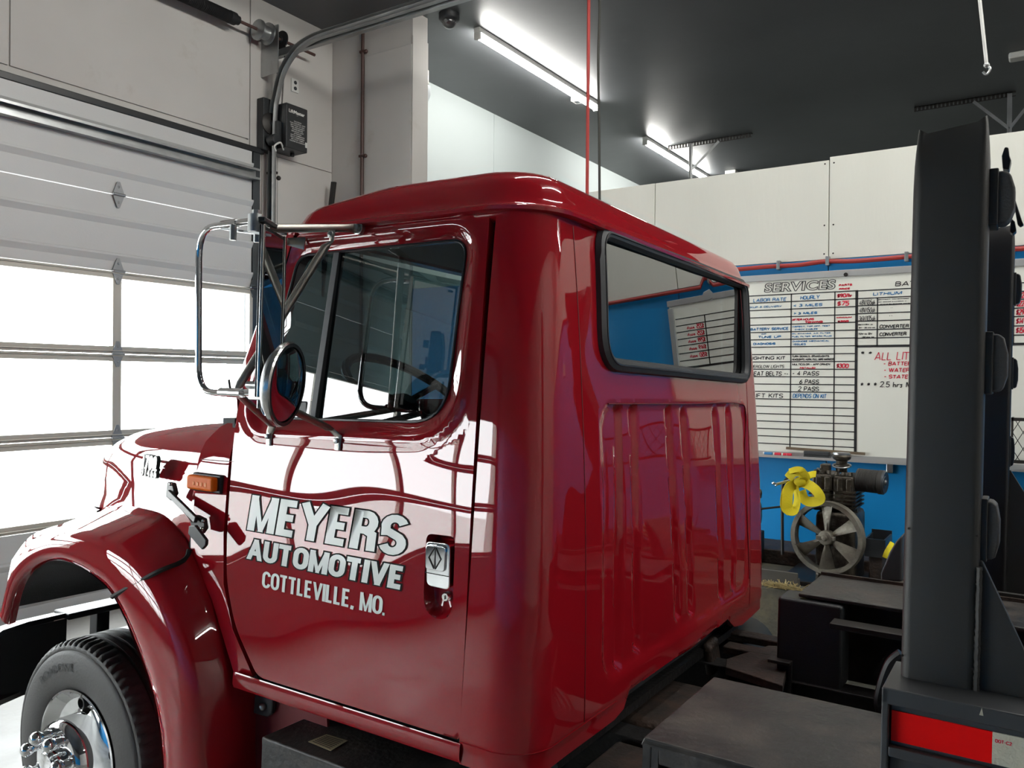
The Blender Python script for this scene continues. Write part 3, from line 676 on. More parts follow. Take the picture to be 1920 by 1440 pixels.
t.part('lens', MB().cyl((q.x+.02, q.y-.06, CZ-.09), (q.x+.025, q.y-.082, CZ-.10), .018, n=12), M['chrome'])
q = P('R', (1084, 188), z=CZ-.03)
t = Thing('motion_sensor', 'small white square sensor beside the long tube light', 'sensor', base=(q.x, q.y, CZ))
t.part('body', MB().box((q.x-.07, q.y-.07, CZ-.05), (q.x+.07, q.y+.07, CZ)), M['white'], bevel=.008)
t.part('lens', MB().box((q.x-.035, q.y-.035, CZ-.056), (q.x+.035, q.y+.035, CZ-.05)), M['gasket'])
q = P('R', (1912, 104), z=CZ-.03)
t = Thing('emergency_light', 'small pale fixture on the ceiling at the far right', 'light', base=(q.x, q.y, CZ))
t.part('body', MB().box((q.x-.1, q.y-.08, CZ-.07), (q.x+.2, q.y+.08, CZ)), M['white'], bevel=.02)
q = P('R', (1372, 324), z=CZ-.03)
t = Thing('small_sensor', 'small white box on the ceiling above the plywood edge', 'sensor', base=(q.x, q.y, CZ))
t.part('body', MB().box((q.x-.09, q.y-.08, CZ-.06), (q.x+.09, q.y+.08, CZ)), M['white'], bevel=.01)
# slotted angle brackets
def slotted(name, label, pa, pb, post_px, post_z, brace):
    a = P('R', pa, z=CZ-.02); b_ = P('R', pb, z=CZ-.02); y = (a.y+b_.y)/2
    t = Thing(name, label, 'bracket', base=(a.x, y, CZ))
    m_ = MB(); m_.box((a.x, y, CZ-.006), (b_.x, y+.05, CZ)); x = a.x
    while x < b_.x-.03: m_.box((x, y-.004, CZ-.055), (x+.028, y, CZ)); x += .045
    m_.box((a.x, y-.004, CZ-.012), (b_.x, y, CZ)); m_.box((a.x, y-.004, CZ-.062), (b_.x, y, CZ-.052))
    t.part('slotted_angle', m_, M['iron'])
    px_ = P('R', (post_px, 200), y=y).x
    m_ = MB().box((px_-.025, y-.012, post_z), (px_+.025, y-.006, CZ-.02)).box((px_-.025, y-.03, post_z), (px_-.019, y-.006, CZ-.02)); t.part('drop_post', m_, M['galv'])
    for bx in brace: t.part('brace', MB().bar((px_+bx, y-.012, CZ-.05), (px_, y-.012, post_z+.12), .035, .006, up=(0, 1, 0)), M['galv'])
    return t
slotted('ceiling_bracket', 'slotted steel angle with hanging post at the top right of the ceiling', (1713, 201), (1905, 177), 1893, 2.95, (-.38, .3))
slotted('ceiling_bracket.001', 'slotted steel angle with V brace beside the far tube light', (1252, 276), (1410, 252), 1297, 2.98, (.42,)).o.name
# hanging hoses
def hang(name, label, cat, p0, p1, y, r, m_, wob=.004):
    a = P('R', p0, y=y); b_ = P('R', p1, y=y); d = (b_-a); k = (CZ - a.z)/d.z; a = a + d*k; b_ = b_ + d*1.2
    pts = [a.lerp(b_, i/14) + V(random.uniform(-wob, wob), 0, 0) for i in range(15)]
    return Thing(name, label, cat, base=a, mesh=MB().tube(catmull(pts, 4), r, 8), m=m_)
hang('air_hose', 'thin red air hose hanging straight from the ceiling', 'hose', (1104, 0), (1101, 345), 5.45, .013, M['redpipe'], 0)
hang('power_cable', 'black cord hanging beside the red hose', 'cord', (1123, 0), (1123, 350), 5.5, .010, M['rope'], .008)
a = P('R', (1837, 0), y=4.6); b_ = P('R', (1850, 122), y=4.6); d = b_-a
t = Thing('pull_rope', 'pale pull cord with a hook end hanging at upper right', 'cord', base=b_)
t.part('cord', MB().tube([b_ - d*8.3, b_], .008, 8), M['white']); t.part('hook', MB().tube(catmull([b_, b_+V(.015, 0, -.02), b_+V(.0, 0, -.045), b_+V(-.015, 0, -.03)], 5), .006, 6).sphere(b_, .014, n=8, m=6), M['galv'])
zc = (b_-d*8.3).z

# ---------------------------------------------------------------- red line, whiteboard
hy = BY-.035
pts = [P('R', p, y=hy) for p in ((1400, 503.5), (1440, 500), (1500, 496.5), (1545, 490.5), (1600, 489.5), (1660, 485), (1713, 480.5), (1920, 466))]
pts = [pts[0] + (pts[0]-pts[3])*3.4] + [pts[0] + (pts[0]-pts[3])*1.5] + pts + [V(pts[-1].x+3, hy, pts[-1].z+.02), V(6.9, hy, pts[-1].z)]
t = Thing('red_air_line', 'red air line clipped along the wall above the whiteboard', 'hose', base=pts[2])
t.part('hose', MB().tube(catmull(pts, 5), .016, 8), M['redpipe'])
for p in ((1552, 490), (1460, 498), (1700, 482), (1890, 468)):
    q = P('R', p, y=hy); t.part('clip', MB().box((q.x-.012, hy-.02, q.z-.03), (q.x+.012, BY-.006, q.z+.035)), M['galv'], bevel=.003)
wy = BY-.045
BL_, BR_ = -2.5, .10; BT, BB = P('R', (1480, 515), y=wy).z + .025, P('R', (1480, 850), y=wy).z
t = Thing('whiteboard', 'long whiteboard with a handwritten service price table on the blue wall', 'whiteboard', base=(BL_, wy, BB))
BTZ = P('R', (1500, 513), y=wy).z
t.part('board', MB().box((BL_, wy, BB), (BR_, BY-.005, BTZ)), M['board'])
t.part('top_frame', MB().box((BL_-.01, wy-.012, BTZ-.040), (BR_+.01, BY-.005, BTZ+.006)), M['boardalu'], bevel=.003)
t.part('side_frame', MB().box((BR_-.03, wy-.012, BB), (BR_+.01, BY-.005, BTZ-.055)), M['boardalu'], bevel=.003)
t.part('side_frame', MB().box((BL_-.01, wy-.012, BB), (BL_+.03, BY-.005, BTZ-.055)), M['boardalu'], bevel=.003)
t.part('marker_tray', MB().box((BL_-.01, wy-.075, BB-.03), (BR_+.01, wy, BB-.022)).box((BL_-.01, wy-.075, BB-.022), (BR_+.01, wy-.071, BB-.012)).box((BL_-.01, wy-.012, BB-.022), (BR_+.01, BY-.005, BB+.010)), M['boardalu'])
q = P('R', (1586, 515), y=wy-.014); t.part('frame_screw', MB().cyl((q.x, wy-.02, q.z), (q.x, wy-.012, q.z), .014, n=12), M['iron'])
wyt = wy - .002
def A1(x, y): return (x/6+1400, y/6+440)
def A2(x, y): return (x/6+1400, y/6+660)
def wz(p): q = P('R', p, y=wyt); return (q.x, q.z)
def wf(u, v): return V(u, wyt, v)
ln = MB()
def hline(x0p, x1p, py_at, th):   # horizontal ruled line through the pixel
    z = P('R', py_at, y=wyt).z; ln.box((x0p, wyt, z-th/2), (x1p, wyt+.001, z+th/2))
xa = BL_+.1; xv1 = wz((1483.3, 600))[0]; xv2 = wz((1565, 600))[0]; xv3 = wz((1606, 600))[0]
zt0 = wz((1483.3, 551.3))[1]; zt1 = wz((1481, 833.3))[1]
for i in range(21):
    z = zt0 + (zt1-zt0)*i/20; ln.box((xa, wyt, z-.0035), (xv3, wyt+.001, z+.0035))
for x, th in ((xv1, .008), (xv2, .008), (xv3, .018), (-2.05, .008)): ln.box((x-th/2, wyt, BB+.035), (x+th/2, wyt+.001, zt0+.004))
zr = [wz((1608, y))[1] for y in (545.5, 560, 573.5, 588.3, 602.5, 618.6, 634.2)]
for z in zr: ln.box((xv3, wyt, z-.0035), (BR_-.04, wyt+.001, z+.0035))
z9 = wz((1608, 649.5))[1]; ln.box((xv3, wyt, z9-.008), (BR_-.04, wyt+.001, z9+.008))
xr = wz((1645, 600))[0]; ln.box((xr-.004, wyt, z9), (xr+.004, wyt+.001, zr[1]))
for x in (-.42, -.17): ln.box((x-.004, wyt, z9), (x+.004, wyt+.001, zr[0]))
t.part('ruled_lines', ln, M['ink_black'], label='black ruled table lines')
ink = {'k': MB(), 'b': MB(), 'r': MB()}
def wr(c, s_, bl, tr, f=A1, bold=.012, **k):
    a = wz(f(*bl)); b_ = wz(f(*tr)); strokes(s_, a, b_, {0: .0017, .012: .0026}.get(bold, .0036), wf, ink[c], gap=.17, shear=.12, jit=.05)
fit('SERVICES', wz(A1(195, 655)), wz(A1(1005, 500)), wf, .03, ink['k'], outline=True, thick=.026, shear=.1, spacing=1.05)
wr('b', 'LABOR RATE', (72, 762), (450, 702)); wr('b', 'PICKUP & DELIVERY', (-20, 832), (398, 792), bold=0)
wr('b', 'HOURLY', (600, 733), (825, 676)); wr('b', '< 3 MILES', (525, 816), (855, 768)); wr('b', '> 3 MILES', (525, 903), (795, 862))
wr('r', 'AFTER HOURS', (505, 972), (760, 936)); wr('r', 'TOWING', (650, 998), (862, 966), bold=.02)
wr('b', 'INSPECT, TOP OFF, TEST', (512, 1045), (940, 1016), bold=0); wr('b', 'CHECK CABLES', (540, 1076), (800, 1052), bold=0)
wr('b', 'OIL CHANGE, AIR FILTER,', (507, 1122), (955, 1098), bold=0); wr('b', 'FUEL FILTER, SPARK PLUG', (510, 1157), (958, 1130), bold=0)
wr('b', 'DIAGNOSE MECHANICAL', (512, 1210), (930, 1184), bold=0); wr('b', 'ISSUES', (525, 1246), (670, 1220), bold=0)
wr('b', 'BATTERY SERVICE', (40, 1083), (475, 1038)); wr('b', 'CART', (165, 1126), (225, 1110), bold=0); wr('b', 'TUNE UP', (125, 1168), (388, 1132)); wr('b', 'DIAGNOSIS', (70, 1243), (328, 1212))
wr('k', 'LIGHTING KIT', (30, 1410), (440, 1366)); wr('k', 'TURN SIGNALS, BRAKELIGHTS,', (505, 1382), (935, 1354), bold=0); wr('k', 'HEADLIGHTS, HORN, FULL WIRE HARNESS', (508, 1416), (985, 1388), bold=0)
wr('k', 'UNDERGLOW LIGHTS', (-10, 182), (425, 145), A2, 0); wr('k', 'MULTICOLOR - APP DRIVEN', (510, 152), (940, 126), A2, 0); wr('r', 'INSTALLED', (595, 188), (775, 168), A2, 0)
wr('r', '$300', (1003, 182), (1155, 128), A2, .03); wr('k', 'SEAT BELTS --', (40, 268), (475, 218), A2); wr('k', '- 4 PASS', (510, 266), (820, 216), A2); wr('k', '6 PASS', (590, 358), (820, 308), A2)
wr('k', '2 PASS', (575, 440), (820, 388), A2); wr('k', 'LIFT KITS', (60, 514), (415, 467), A2); wr('b', 'DEPENDS ON KIT', (515, 517), (905, 472), A2)
wr('r', 'PARTS', (1035, 583), (1190, 548)); wr('r', 'PRICE', (1035, 623), (1165, 594)); wr('r', '$90/hr', (1015, 712), (1195, 655), bold=.035); wr('r', '$75', (1015, 805), (1160, 742), bold=.03)
wr('r', 'MINIMUM', (1010, 943), (1185, 918)); wr('r', '$200', (1020, 990), (1150, 960), bold=.03)
wr('k', 'BATTERIES', (1665, 583), (2330, 492)); wr('b', 'LITHIUM', (1420, 688), (1748, 634))
wr('k', '48V/105ah', (1265, 795), (1450, 728), bold=0); wr('k', '48V/150ah', (1265, 880), (1450, 814), bold=0); wr('k', '36V/105ah', (1258, 973), (1452, 908), bold=0)
wr('k', 'BATTERY, WATERPROOF', (1480, 736), (1832, 712), bold=0); wr('k', 'ON BOARD CHARGER, &', (1482, 762), (1800, 742), bold=0); wr('k', 'STATE OF CHARGE METER', (1500, 786), (1853, 768), bold=0)
wr('k', '"', (1620, 832), (1648, 816)); wr('k', '"', (1600, 922), (1636, 906))
wr('k', '36V/48V to', (1252, 1020), (1420, 1000), bold=0); wr('k', '12V - 30 amp max', (1256, 1056), (1450, 1036), bold=0); wr('k', 'CONVERTER', (1490, 1056), (1828, 1004))
wr('k', '72V to 12V', (1254, 1128), (1415, 1102), bold=0); wr('k', '-30 amp max', (1290, 1160), (1440, 1142), bold=0); wr('k', 'CONVERTER', (1490, 1143), (1802, 1092))
wr('k', '* *', (1282, 1360), (1415, 1300)); wr('r', 'ALL LITHIUM', (1435, 1412), (2110, 1312)); wr('r', '- BATTERY', (1535, 155), (1910, 105), A2); wr('r', '- WATERPROOF', (1540, 228), (2060, 178), A2)
wr('r', '- STATE OF CHARGE', (1540, 300), (2240, 256), A2); wr('k', '* * * 2.5 hrs MINIMUM', (1275, 395), (2150, 335), A2)
for i in range(5):
    zc_ = (zr[i+1]+zr[i+2])/2 if i < 5 and i+2 < len(zr) else zr[-1]-.03
    strokes('each', (-.085, zc_-.014), (-.02, zc_+.014), .0026, wf, ink['r'], shear=.15)
    strokes(('$225', '$225', '$299', '$149', '$150')[i], (-.160, zc_-.018), (-.095, zc_+.020), .0032, wf, ink['r'], shear=.15)
t.part('black_writing', ink['k'], M['ink_black'], label='black marker handwriting', stuff=True); t.part('blue_writing', ink['b'], M['ink_blue'], label='blue marker handwriting', stuff=True); t.part('red_writing', ink['r'], M['ink_red'], label='red marker handwriting', stuff=True)
ty_ = wy-.043; tz = BB-.021
def on_tray(name, label, x0p, x1p, m_, kind='marker', cap=None, grp=None):
    x0 = P('R', (x0p, 853), y=ty_).x; x1 = P('R', (x1p, 853), y=ty_).x
    tt = Thing(name, label, kind, base=(x0, ty_, tz), group=grp)
    if kind == 'marker':
        tt.part('barrel', MB().cyl((x0, ty_, tz+.013), (x1-.03, ty_, tz+.013), .012, n=12), M['white']); tt.part('cap', MB().cyl((x1-.03, ty_, tz+.013), (x1, ty_, tz+.013), .013, n=12), m_)
        tt.part('band', MB().cyl((x0+.01, ty_, tz+.013), (x0+.035, ty_, tz+.013), .0126, n=12), m_)
    else: tt.part('felt_pad', MB().box((x0, ty_-.026, tz), (x1, ty_+.026, tz+.02)), M['gasket'], bevel=.003); tt.part('grip', MB().box((x0, ty_-.026, tz+.02), (x1, ty_+.026, tz+.05)), m_, bevel=.006)
on_tray('marker', 'blue and white marker on the tray next to the truck cab', 1431, 1448, M['ink_blue']); on_tray('marker.001', 'red marker on the tray, left of the two', 1450, 1464, M['ink_red']); on_tray('marker.002', 'red marker on the tray nearest the eraser', 1466, 1484, M['ink_red'])
on_tray('board_eraser', 'grey board eraser in the middle of the tray', 1508, 1556, M['gasket'], 'eraser')
a = P('R', (1474, 840), y=wy-.02); b_ = P('R', (1622, 851), y=wy-.02)
Thing('wooden_yardstick', 'thin brown stick leaning along the whiteboard tray', 'stick', base=a, mesh=MB().bar(a, b_, .012, .018), m=M['wood'])
q = P('R', (1668, 870), y=BY-.02); Thing('wall_clip', 'small grey clip hanging under the whiteboard', 'clip', base=q, mesh=MB().box((q.x-.02, q.y-.01, q.z-.06), (q.x+.02, BY-.004, q.z+.03)), m=M['galv'], bevel=.006)
q = (1.2, BY-.012, .42); t = Thing('wall_thermostat', 'small pale plate on the blue wall, seen mirrored in the rear window', 'plate', base=q)
t.part('plate', MB().box((1.15, BY-.02, .34), (1.27, BY-.004, .46)), M['white'], bevel=.005)

# ================================================================ THE TRUCK (frame 'T')
YC = 2.75
def sy(z): return 1.695 + .066*(z+.905) + (.012*((z+.2)/.65)**2 if z > -.2 else 0)
def xbk(z): return -1.040 - .075*z - .04*z*z
def SP(p):
    y = 1.7
    for _ in range(5): q = P('T', p, y=y); y = sy(q.z)
    return (q.x, q.z)
def MIR(v): return V(v[0], 2*YC - v[1], v[2])
def mirrored(b):
    m = MB(); m.v = [MIR(v) for v in b.v]; m.f = [list(f) for f in b.f]; return m
TR = Thing('truck', 'red conventional cab truck with white door lettering, parked nose to the garage door', 'truck', 'T', base=(-1.6, YC, -1.785))
# ---- door
door_out = [SP(p) for p in ((918, 396), (861.5, 1388), (482.6, 1268.8), (441, 1175), (425, 1090), (425, 1000), (440, 800), (452, 735), (543, 478), (556, 440))]
door_out = rounded(door_out, [.01, .012, .03, .05, .05, .1, .1, .05, .04, .03], 4)
win = [SP(p) for p in ((555, 478), (872, 447), (829, 793), (476, 783))]
win = rounded(win, [.05, .055, .12, .05], 8)
rec = [SP(p) for p in ((800, 1000), (854, 1006), (847, 1168), (792, 1152))]
rec = rounded(rec, [.02, .02, .06, .06], 6)
wq = [Vector(p) for p in dens(win, .008)]
def dist_win(u, v):
    if not (-2.2 < u < -1.15 and -.25 < v < .5): return 9
    return min((p.x-u)**2 + (p.y-v)**2 for p in wq)**.5
def door_fn(u, v):
    y = sy(v)
    d_ = dist_win(u, v)
    y += .013*(1-sstep(.012, .042, d_)) - .004*math.exp(-((d_-.05)/.02)**2)
    y += .0016*math.sin(u*8+v*3)*math.sin(v*9+1.5)
    return V(u, y, v)
dr = MB().plate(door_out, [win, rec], door_fn, lambda u, v, p: V(p.x, p.y+.035, p.z), .015)
door = TR.part('door', dr, M['red'])
cup = MB(); rl = [Vector(p) for p in dens(rec, .012)]; cx = sum(p.x for p in rl)/len(rl); cz = sum(p.y for p in rl)/len(rl)
rows = []
for k, (sc_, dp) in enumerate(((1, 0), (.97, .006), (.92, .022), (.82, .034), (.5, .038), (.05, .038))):
    rows.append([V(cx+(p.x-cx)*sc_, sy(p.y)+dp, cz+(p.y-cz)*sc_) for p in rl])
TR.part('handle_recess', MB().grid(rows, cv=True), M['red'], door)
# chrome handle
h = [SP(p) for p in ((801, 1013), (846, 1019), (842, 1108), (798, 1098))]
hr = rounded(h, .016, 4); yh = sy(-.45) - .004
handle = TR.part('handle', MB().prism([V(u, yh, v) for u, v in hr], (0, .035, 0)), M['chrome'], door, bevel=.003, label='chrome paddle handle')
h0 = SP((803, 1020)); h1 = SP((840, 1024)); hb = SP((838, 1072)); 
TR.part('handle_paddle', MB().prism([V(u, yh-.006, v) for u, v in rounded([h0, h1, SP((836, 1072)), SP((800, 1066))], .01, 3)], (0, .008, 0)), M['chrome'], door, bevel=.002)
em = MB(); cxh = (h0[0]+h1[0])/2; czh = (h0[1]+hb[1])/2
for s_ in (-1, 1):
    dd = [V(cxh+s_*.002, yh-.0075, czh+.028), V(cxh+s_*.020, yh-.0075, czh), V(cxh+s_*.002, yh-.0075, czh-.028)]
    em.tube(dd, .0016, 5)
em.prism([V(cxh-.003, yh-.0075, czh-.026), V(cxh+.003, yh-.0075, czh-.026), V(cxh+.0005, yh-.0075, czh+.026)], (0, .002, 0))
TR.part('diamond_emblem', em, M['iron'], door)
TR.part('handle_joint', MB().box((SP((798, 1072))[0], yh-.001, SP((820, 1077))[1]-.001), (SP((842, 1076))[0], yh+.01, SP((820, 1077))[1]+.001)), M['seam'], door)
lk = SP((828, 1122)); TR.part('lock', MB().lathe((lk[0], sy(lk[1])+.036, lk[1]), (0, -1, 0), [(.013, 0), (.013, .018), (.010, .022), (.004, .022), (.004, .018)], 20).box((lk[0]-.0012, sy(lk[1])+.010, lk[1]-.005), (lk[0]+.0012, sy(lk[1])+.016, lk[1]+.005)), M['stainless'], door)
# glass and window trims
def onside(off): return lambda u, v: V(u, sy(v)+off, v)
gl = MB(); gl.plate(rounded([SP(p) for p in ((555, 478), (872, 447), (829, 793), (476, 783))], [.05, .055, .12, .05], 8), [], lambda u, v: V(u, sy(-.0)+.02 + .14*(v+.0)*1.0*.5, v), None, .08)
TR.part('window_glass', gl, M['cabglass'], door)
gk = [V(p.x, sy(p.y)+.013, p.y) for p in wq]
TR.part('window_gasket', MB().tube(gk, .0045, 6, closed=True), M['rubber'], door)
m0 = SP((629, 472)); m1 = SP((583, 786))
def slab(pa, pb, wd, y0off, y1off):
    a = V(pa[0], 0, pa[1]); b = V(pb[0], 0, pb[1]); n = V((b-a).z, 0, -(b-a).x).normalized()*wd/2; bb = MB(); q = []
    for p in (a, b):
        for s_ in (-1, 1):
            for o in (y0off, y1off): v = p + n*s_; q.append(V(v.x, sy(p.z)+o, v.z))
    bb.add(q, [(0,1,3,2),(4,6,7,5),(0,4,5,1),(2,3,7,6),(0,2,6,4),(1,5,7,3)]); return bb
TR.part('division_bar', slab(m0, m1, .024, .004, .03), M['gasket'], door, bevel=.002)
c0 = SP((553, 782)); TR.part('vent_latch', MB().box((c0[0]-.02, sy(-.1)+.02, c0[1]+.0), (c0[0]+.03, sy(-.1)+.05, c0[1]+.05)), M['plastic'], door, bevel=.006)
# lettering
def lf(off): return lambda u, v: V(u, door_fn(u, v).y - off, v)
def lettering(txt, bl, tr, bold, edge=None, shear=0, sp=1.0):
    a = SP(bl); b_ = SP(tr)
    vs, fs = textmesh(txt, bold, shear=shear, spacing=sp)
    x0 = min(v.x for v in vs); x1 = max(v.x for v in vs); y0 = min(v.y for v in vs); y1 = max(v.y for v in vs)
    fx = (b_[0]-a[0])/(x1-x0); fy = (b_[1]-a[1])/(y1-y0)
    mp = lambda v, o: lf(o)(a[0]+(v.x-x0)*fx, a[1]+(v.y-y0)*fy)
    w_ = MB().add([mp(v, .0022) for v in vs], fs); e_ = None
    if edge:
        vs2, fs2 = textmesh(txt, bold+edge, shear=shear, spacing=sp); e_ = MB().add([mp(v, .0014) for v in vs2], fs2)
    return w_, e_
lw = MB(); le = MB()
for txt, bl, tr, hw, e_, shr, gp in (('MEYERS', (464, 993), (771, 969), .0102, .0038, .13, .42), ('AUTOMOTIVE', (463, 1047), (763, 1063), .0068, .0038, .10, .40), ('COTTLEVILLE, MO.', (491, 1101), (728, 1120), .0037, 0, .0, .36)):
    a_ = SP(bl); b_ = SP(tr); strokes(txt, a_, b_, hw, lf(.0022), lw, gap=gp*.8, shear=shr, asp=1.62)
    if e_: strokes(txt, a_, b_, hw, lf(.0014), le, edge=e_, gap=gp*.8, shear=shr, asp=1.62)
TR.part('door_lettering_outline', le, M['letter_edge'], door, label='black outline of the door lettering')
TR.part('door_lettering', lw, M['letter'], door, label='white MEYERS AUTOMOTIVE COTTLEVILLE, MO. lettering')
# right door, plain
rd = MB().plate(door_out, [win], lambda u, v: V(u, 2*YC-sy(v), v), lambda u, v, p: V(p.x, p.y-.035, p.z), .06)
rdoor = TR.part('door', rd, M['red']); g2 = mirrored(gl); TR.part('window_glass', g2, M['cabglass'], rdoor)

# ---- cab shell: B pillar, corners, back
R_ = .12
def shell_xy(s_, z):
    y0 = sy(z); y1 = 2*YC-y0; xb = xbk(z); xs_ = -1.211
    if s_ < .06: return (xs_ + (xb-R_-xs_)*s_/.06, y0)
    if s_ < .25: t = (s_-.06)/.19*PI/2; return (xb-R_+R_*math.sin(t), y0+R_-R_*math.cos(t))
    if s_ < 2.11: return (xb, y0+R_+(s_-.25)/1.86*(y1-y0-2*R_))
    if s_ < 2.30: t = (s_-2.11)/.19*PI/2; return (xb-R_+R_*math.cos(t), y1-R_+R_*math.sin(t))
    return (xb-R_ + (xs_-xb+R_)*(s_-2.30)/.06, y1)
def BP(p):
    x = -1.04
    for _ in range(6): q = P('T', p, x=x); x = xbk(q.z)
    y0 = sy(q.z); return (.25+1.86*(q.y-y0-R_)/(2*YC-2*y0-2*R_), q.z)
def BQ(p):
    x = -1.04
    for _ in range(6): q = P('T', p, x=x); x = xbk(q.z)
    return (q.y, q.z)
ribs = []
for (a, b_) in (((1163, 775), (1164, 1238)), ((1192, 775), (1200, 1210)), ((1258, 775), (1276, 1150)), ((1286, 780), (1301, 1140)), ((1345, 778), (1357, 1110)), ((1369, 775), (1379, 1095))):
    ra = BQ(a); rb = BQ(b_); ribs.append((ra, rb))
pz1 = BQ((1260, 757))[1]; pz0 = BQ((1200, 1238))[1]; py0 = BQ((1128, 800))[0]; py1 = BQ((1403, 900))[0]
def shell_fn(s_, z):
    x, y = shell_xy(s_, z)
    off = 0
    if .25 < s_ < 2.11:
        # pressed panel
        hx = (py1-py0)/2; hz = (pz1-pz0)/2; dx = abs(y-(py0+py1)/2)-hx+.08; dz = abs(z-(pz0+pz1)/2)-hz+.08
        dd = math.hypot(max(dx, 0), max(dz, 0)) + min(max(dx, dz), 0) - .08
        off -= .009*(1-sstep(-.012, .004, dd))
        for (a, b_) in ribs:
            t = min(1, max(0, (z-a[1])/(b_[1]-a[1]))); zy = (a[0]+(b_[0]-a[0])*t, a[1]+(b_[1]-a[1])*t)
            dr_ = math.hypot(y-zy[0], z-zy[1]); off -= .017*(1-sstep(.008, .030, dr_))
        off += .002*math.sin(y*8)*math.sin(z*9+1)*sstep(.25, .4, s_)*sstep(2.11, 1.95, s_)
    if z < -.905: off -= .006
    nx = math.sin(min(1, max(0, (s_-.06)/.19))*PI/2) if s_ < 1 else math.cos(min(1, max(0, (s_-2.11)/.19))*PI/2)
    ny = -(1-nx) if s_ < 1 else (1-nx)
    return V(x+off*nx, y+off*ny, z)
bwin = [BP(p) for p in ((1118, 432), (1392, 534), (1397, 711), (1128, 682))]
bwin_r = rounded(bwin, [.07, .06, .07, .10], 8)
bot = [BP(p) for p in ((1437, 1132), (1395, 1172), (1381, 1176), (1366, 1160), (1300, 1215), (1215, 1272), (1183, 1295), (1172, 1330), (1155, 1350))]
shell_out = [(0, .472), (2.36, .472), (2.36, -.955), (2.2, -.955)] + bot + [(bot[-1][0]-.06, -.962), (0, -.962)]
sh = MB().plate(shell_out, [bwin_r], shell_fn, lambda u, v, p: V(p.x-.03*(1 if .1 < u < 2.25 else 0), p.y+(.03 if u < .15 else (-.03 if u > 2.2 else 0)), p.z), .0155)
shell = TR.part('cab_back_panel', sh, M['red'])
loop = [Vector(p) for p in dens(bwin_r, .02)]
TR.part('window_gasket', MB().tube([shell_fn(p.x, p.y)+V(.004, 0, 0) for p in loop], .021, 8, closed=True), M['gasket'], shell)
TR.part('rear_window_glass', MB().plate(bwin_r, [], lambda u, v: V(shell_xy(u, v)[0]*0 + (-1.040-.075*v) - .012, shell_xy(u, v)[1], v), None, .12), M['darkglass'], shell)
TR.part('window_lock_strip', MB().tube([shell_fn(p.x, p.y)+V(.0235, 0, 0) for p in loop], .004, 5, closed=True), M['rubber'], shell)
# vertical body seams on the back
for px_, zz in ((1.98, 0),):
    sm = MB(); rr = []
    for i in range(30):
        z = .45 - 1.35*i/29; q = (.25+1.86*(1.985-sy(z)-R_)/(2*YC-2*sy(z)-2*R_)); rr.append(shell_fn(q, z)+V(.0004, 0, 0))
    sm.tube(rr, .0016, 5); TR.part('body_seam', sm, M['red_in'], shell)
    sm = MB(); sm.tube([MIR(v) for v in rr], .0016, 5); TR.part('body_seam', sm, M['red_in'], shell)
gr = []
for k in range(40):
    t = k/39; gr.append(t)
def crease(pts): return [shell_fn(.25+1.86*(y-sy(z)-R_)/(2*YC-2*sy(z)-2*R_), z) + V(.002, 0, 0) for y, z in pts]
cr = [BQ(p) for p in ((1140, 757), (1200, 757), (1300, 757), (1383, 756), (1398, 775), (1400, 850), (1403, 960), (1404, 1085))]
TR.part('crease_shade_line', MB().tube(catmull(crease(cr), 6), .0022, 5), M['red_in'], shell)  # darker red line drawn in for the shade along the crease
hem = []
for i in range(40):
    s_ = i/39*.62; hem.append(shell_fn(s_, -.905)+V(.0, 0, 0))
TR.part('hem_seam', MB().tube(hem, .0016, 5), M['red'], shell)
# ---- sill, door gap backing, cowl side
sx0 = SP((438, 1262))[0]
b = MB(); rows = []
for z, o in ((-.909, 0), (-.92, -.002), (-.945, -.002), (-.958, .004), (-.963, .03), (-.963, .2)):
    rows.append([V(x, sy(z)+o, z) for x in (sx0, -1.9, -1.6, -1.4, -1.207)])
TR.part('sill', MB().grid(rows), M['red'])
TR.part('door_aperture', (lambda b: b.grid([[V(u, sy(v)+o, v) for u, v in dens([SP(p) for p in ((925, 385), (866, 1396), (478, 1276), (418, 1100), (420, 1000), (436, 790), (446, 730), (538, 470), (550, 430))], .1)] for o in (.012, .06)], cv=True) and b)(MB()), M['seam'])
cowl = [SP(p) for p in ((444, 752), (434, 800), (419, 1000), (419, 1095), (436, 1180), (474, 1268), (440, 1268), (431, 1237), (397, 1125), (357, 1032), (361, 930), (372, 860), (378, 828), (392, 800), (420, 780))]
def cowl_fn(u, v): return V(u, sy(v) + .10*sstep(-.30, -.05, v)**1.5*sstep(-2.10, -2.22, u), v)
cs = MB().plate(cowl, [], cowl_fn, lambda u, v, p: V(p.x, p.y+.03, p.z), .025)
csp = TR.part('cowl_side', cs, M['red'])
cs2 = mirrored(cs); TR.part('cowl_side', cs2, M['red'])
cc = [SP(p) for p in ((376, 861), (440, 866))]; TR.part('panel_seam', MB().tube([V(a[0], cowl_fn(*a).y-.0005, a[1]) for a in cc], .0014, 5), M['red_in'], csp)
# splash apron below
ap = [SP(p) for p in ((438, 1262), (560, 1300), (560, 1500), (340, 1500), (352, 1200))]
TR.part('splash_apron', MB().prism([V(u, 1.80, v) for u, v in ap], (0, .01, 0)), M['red_in'])
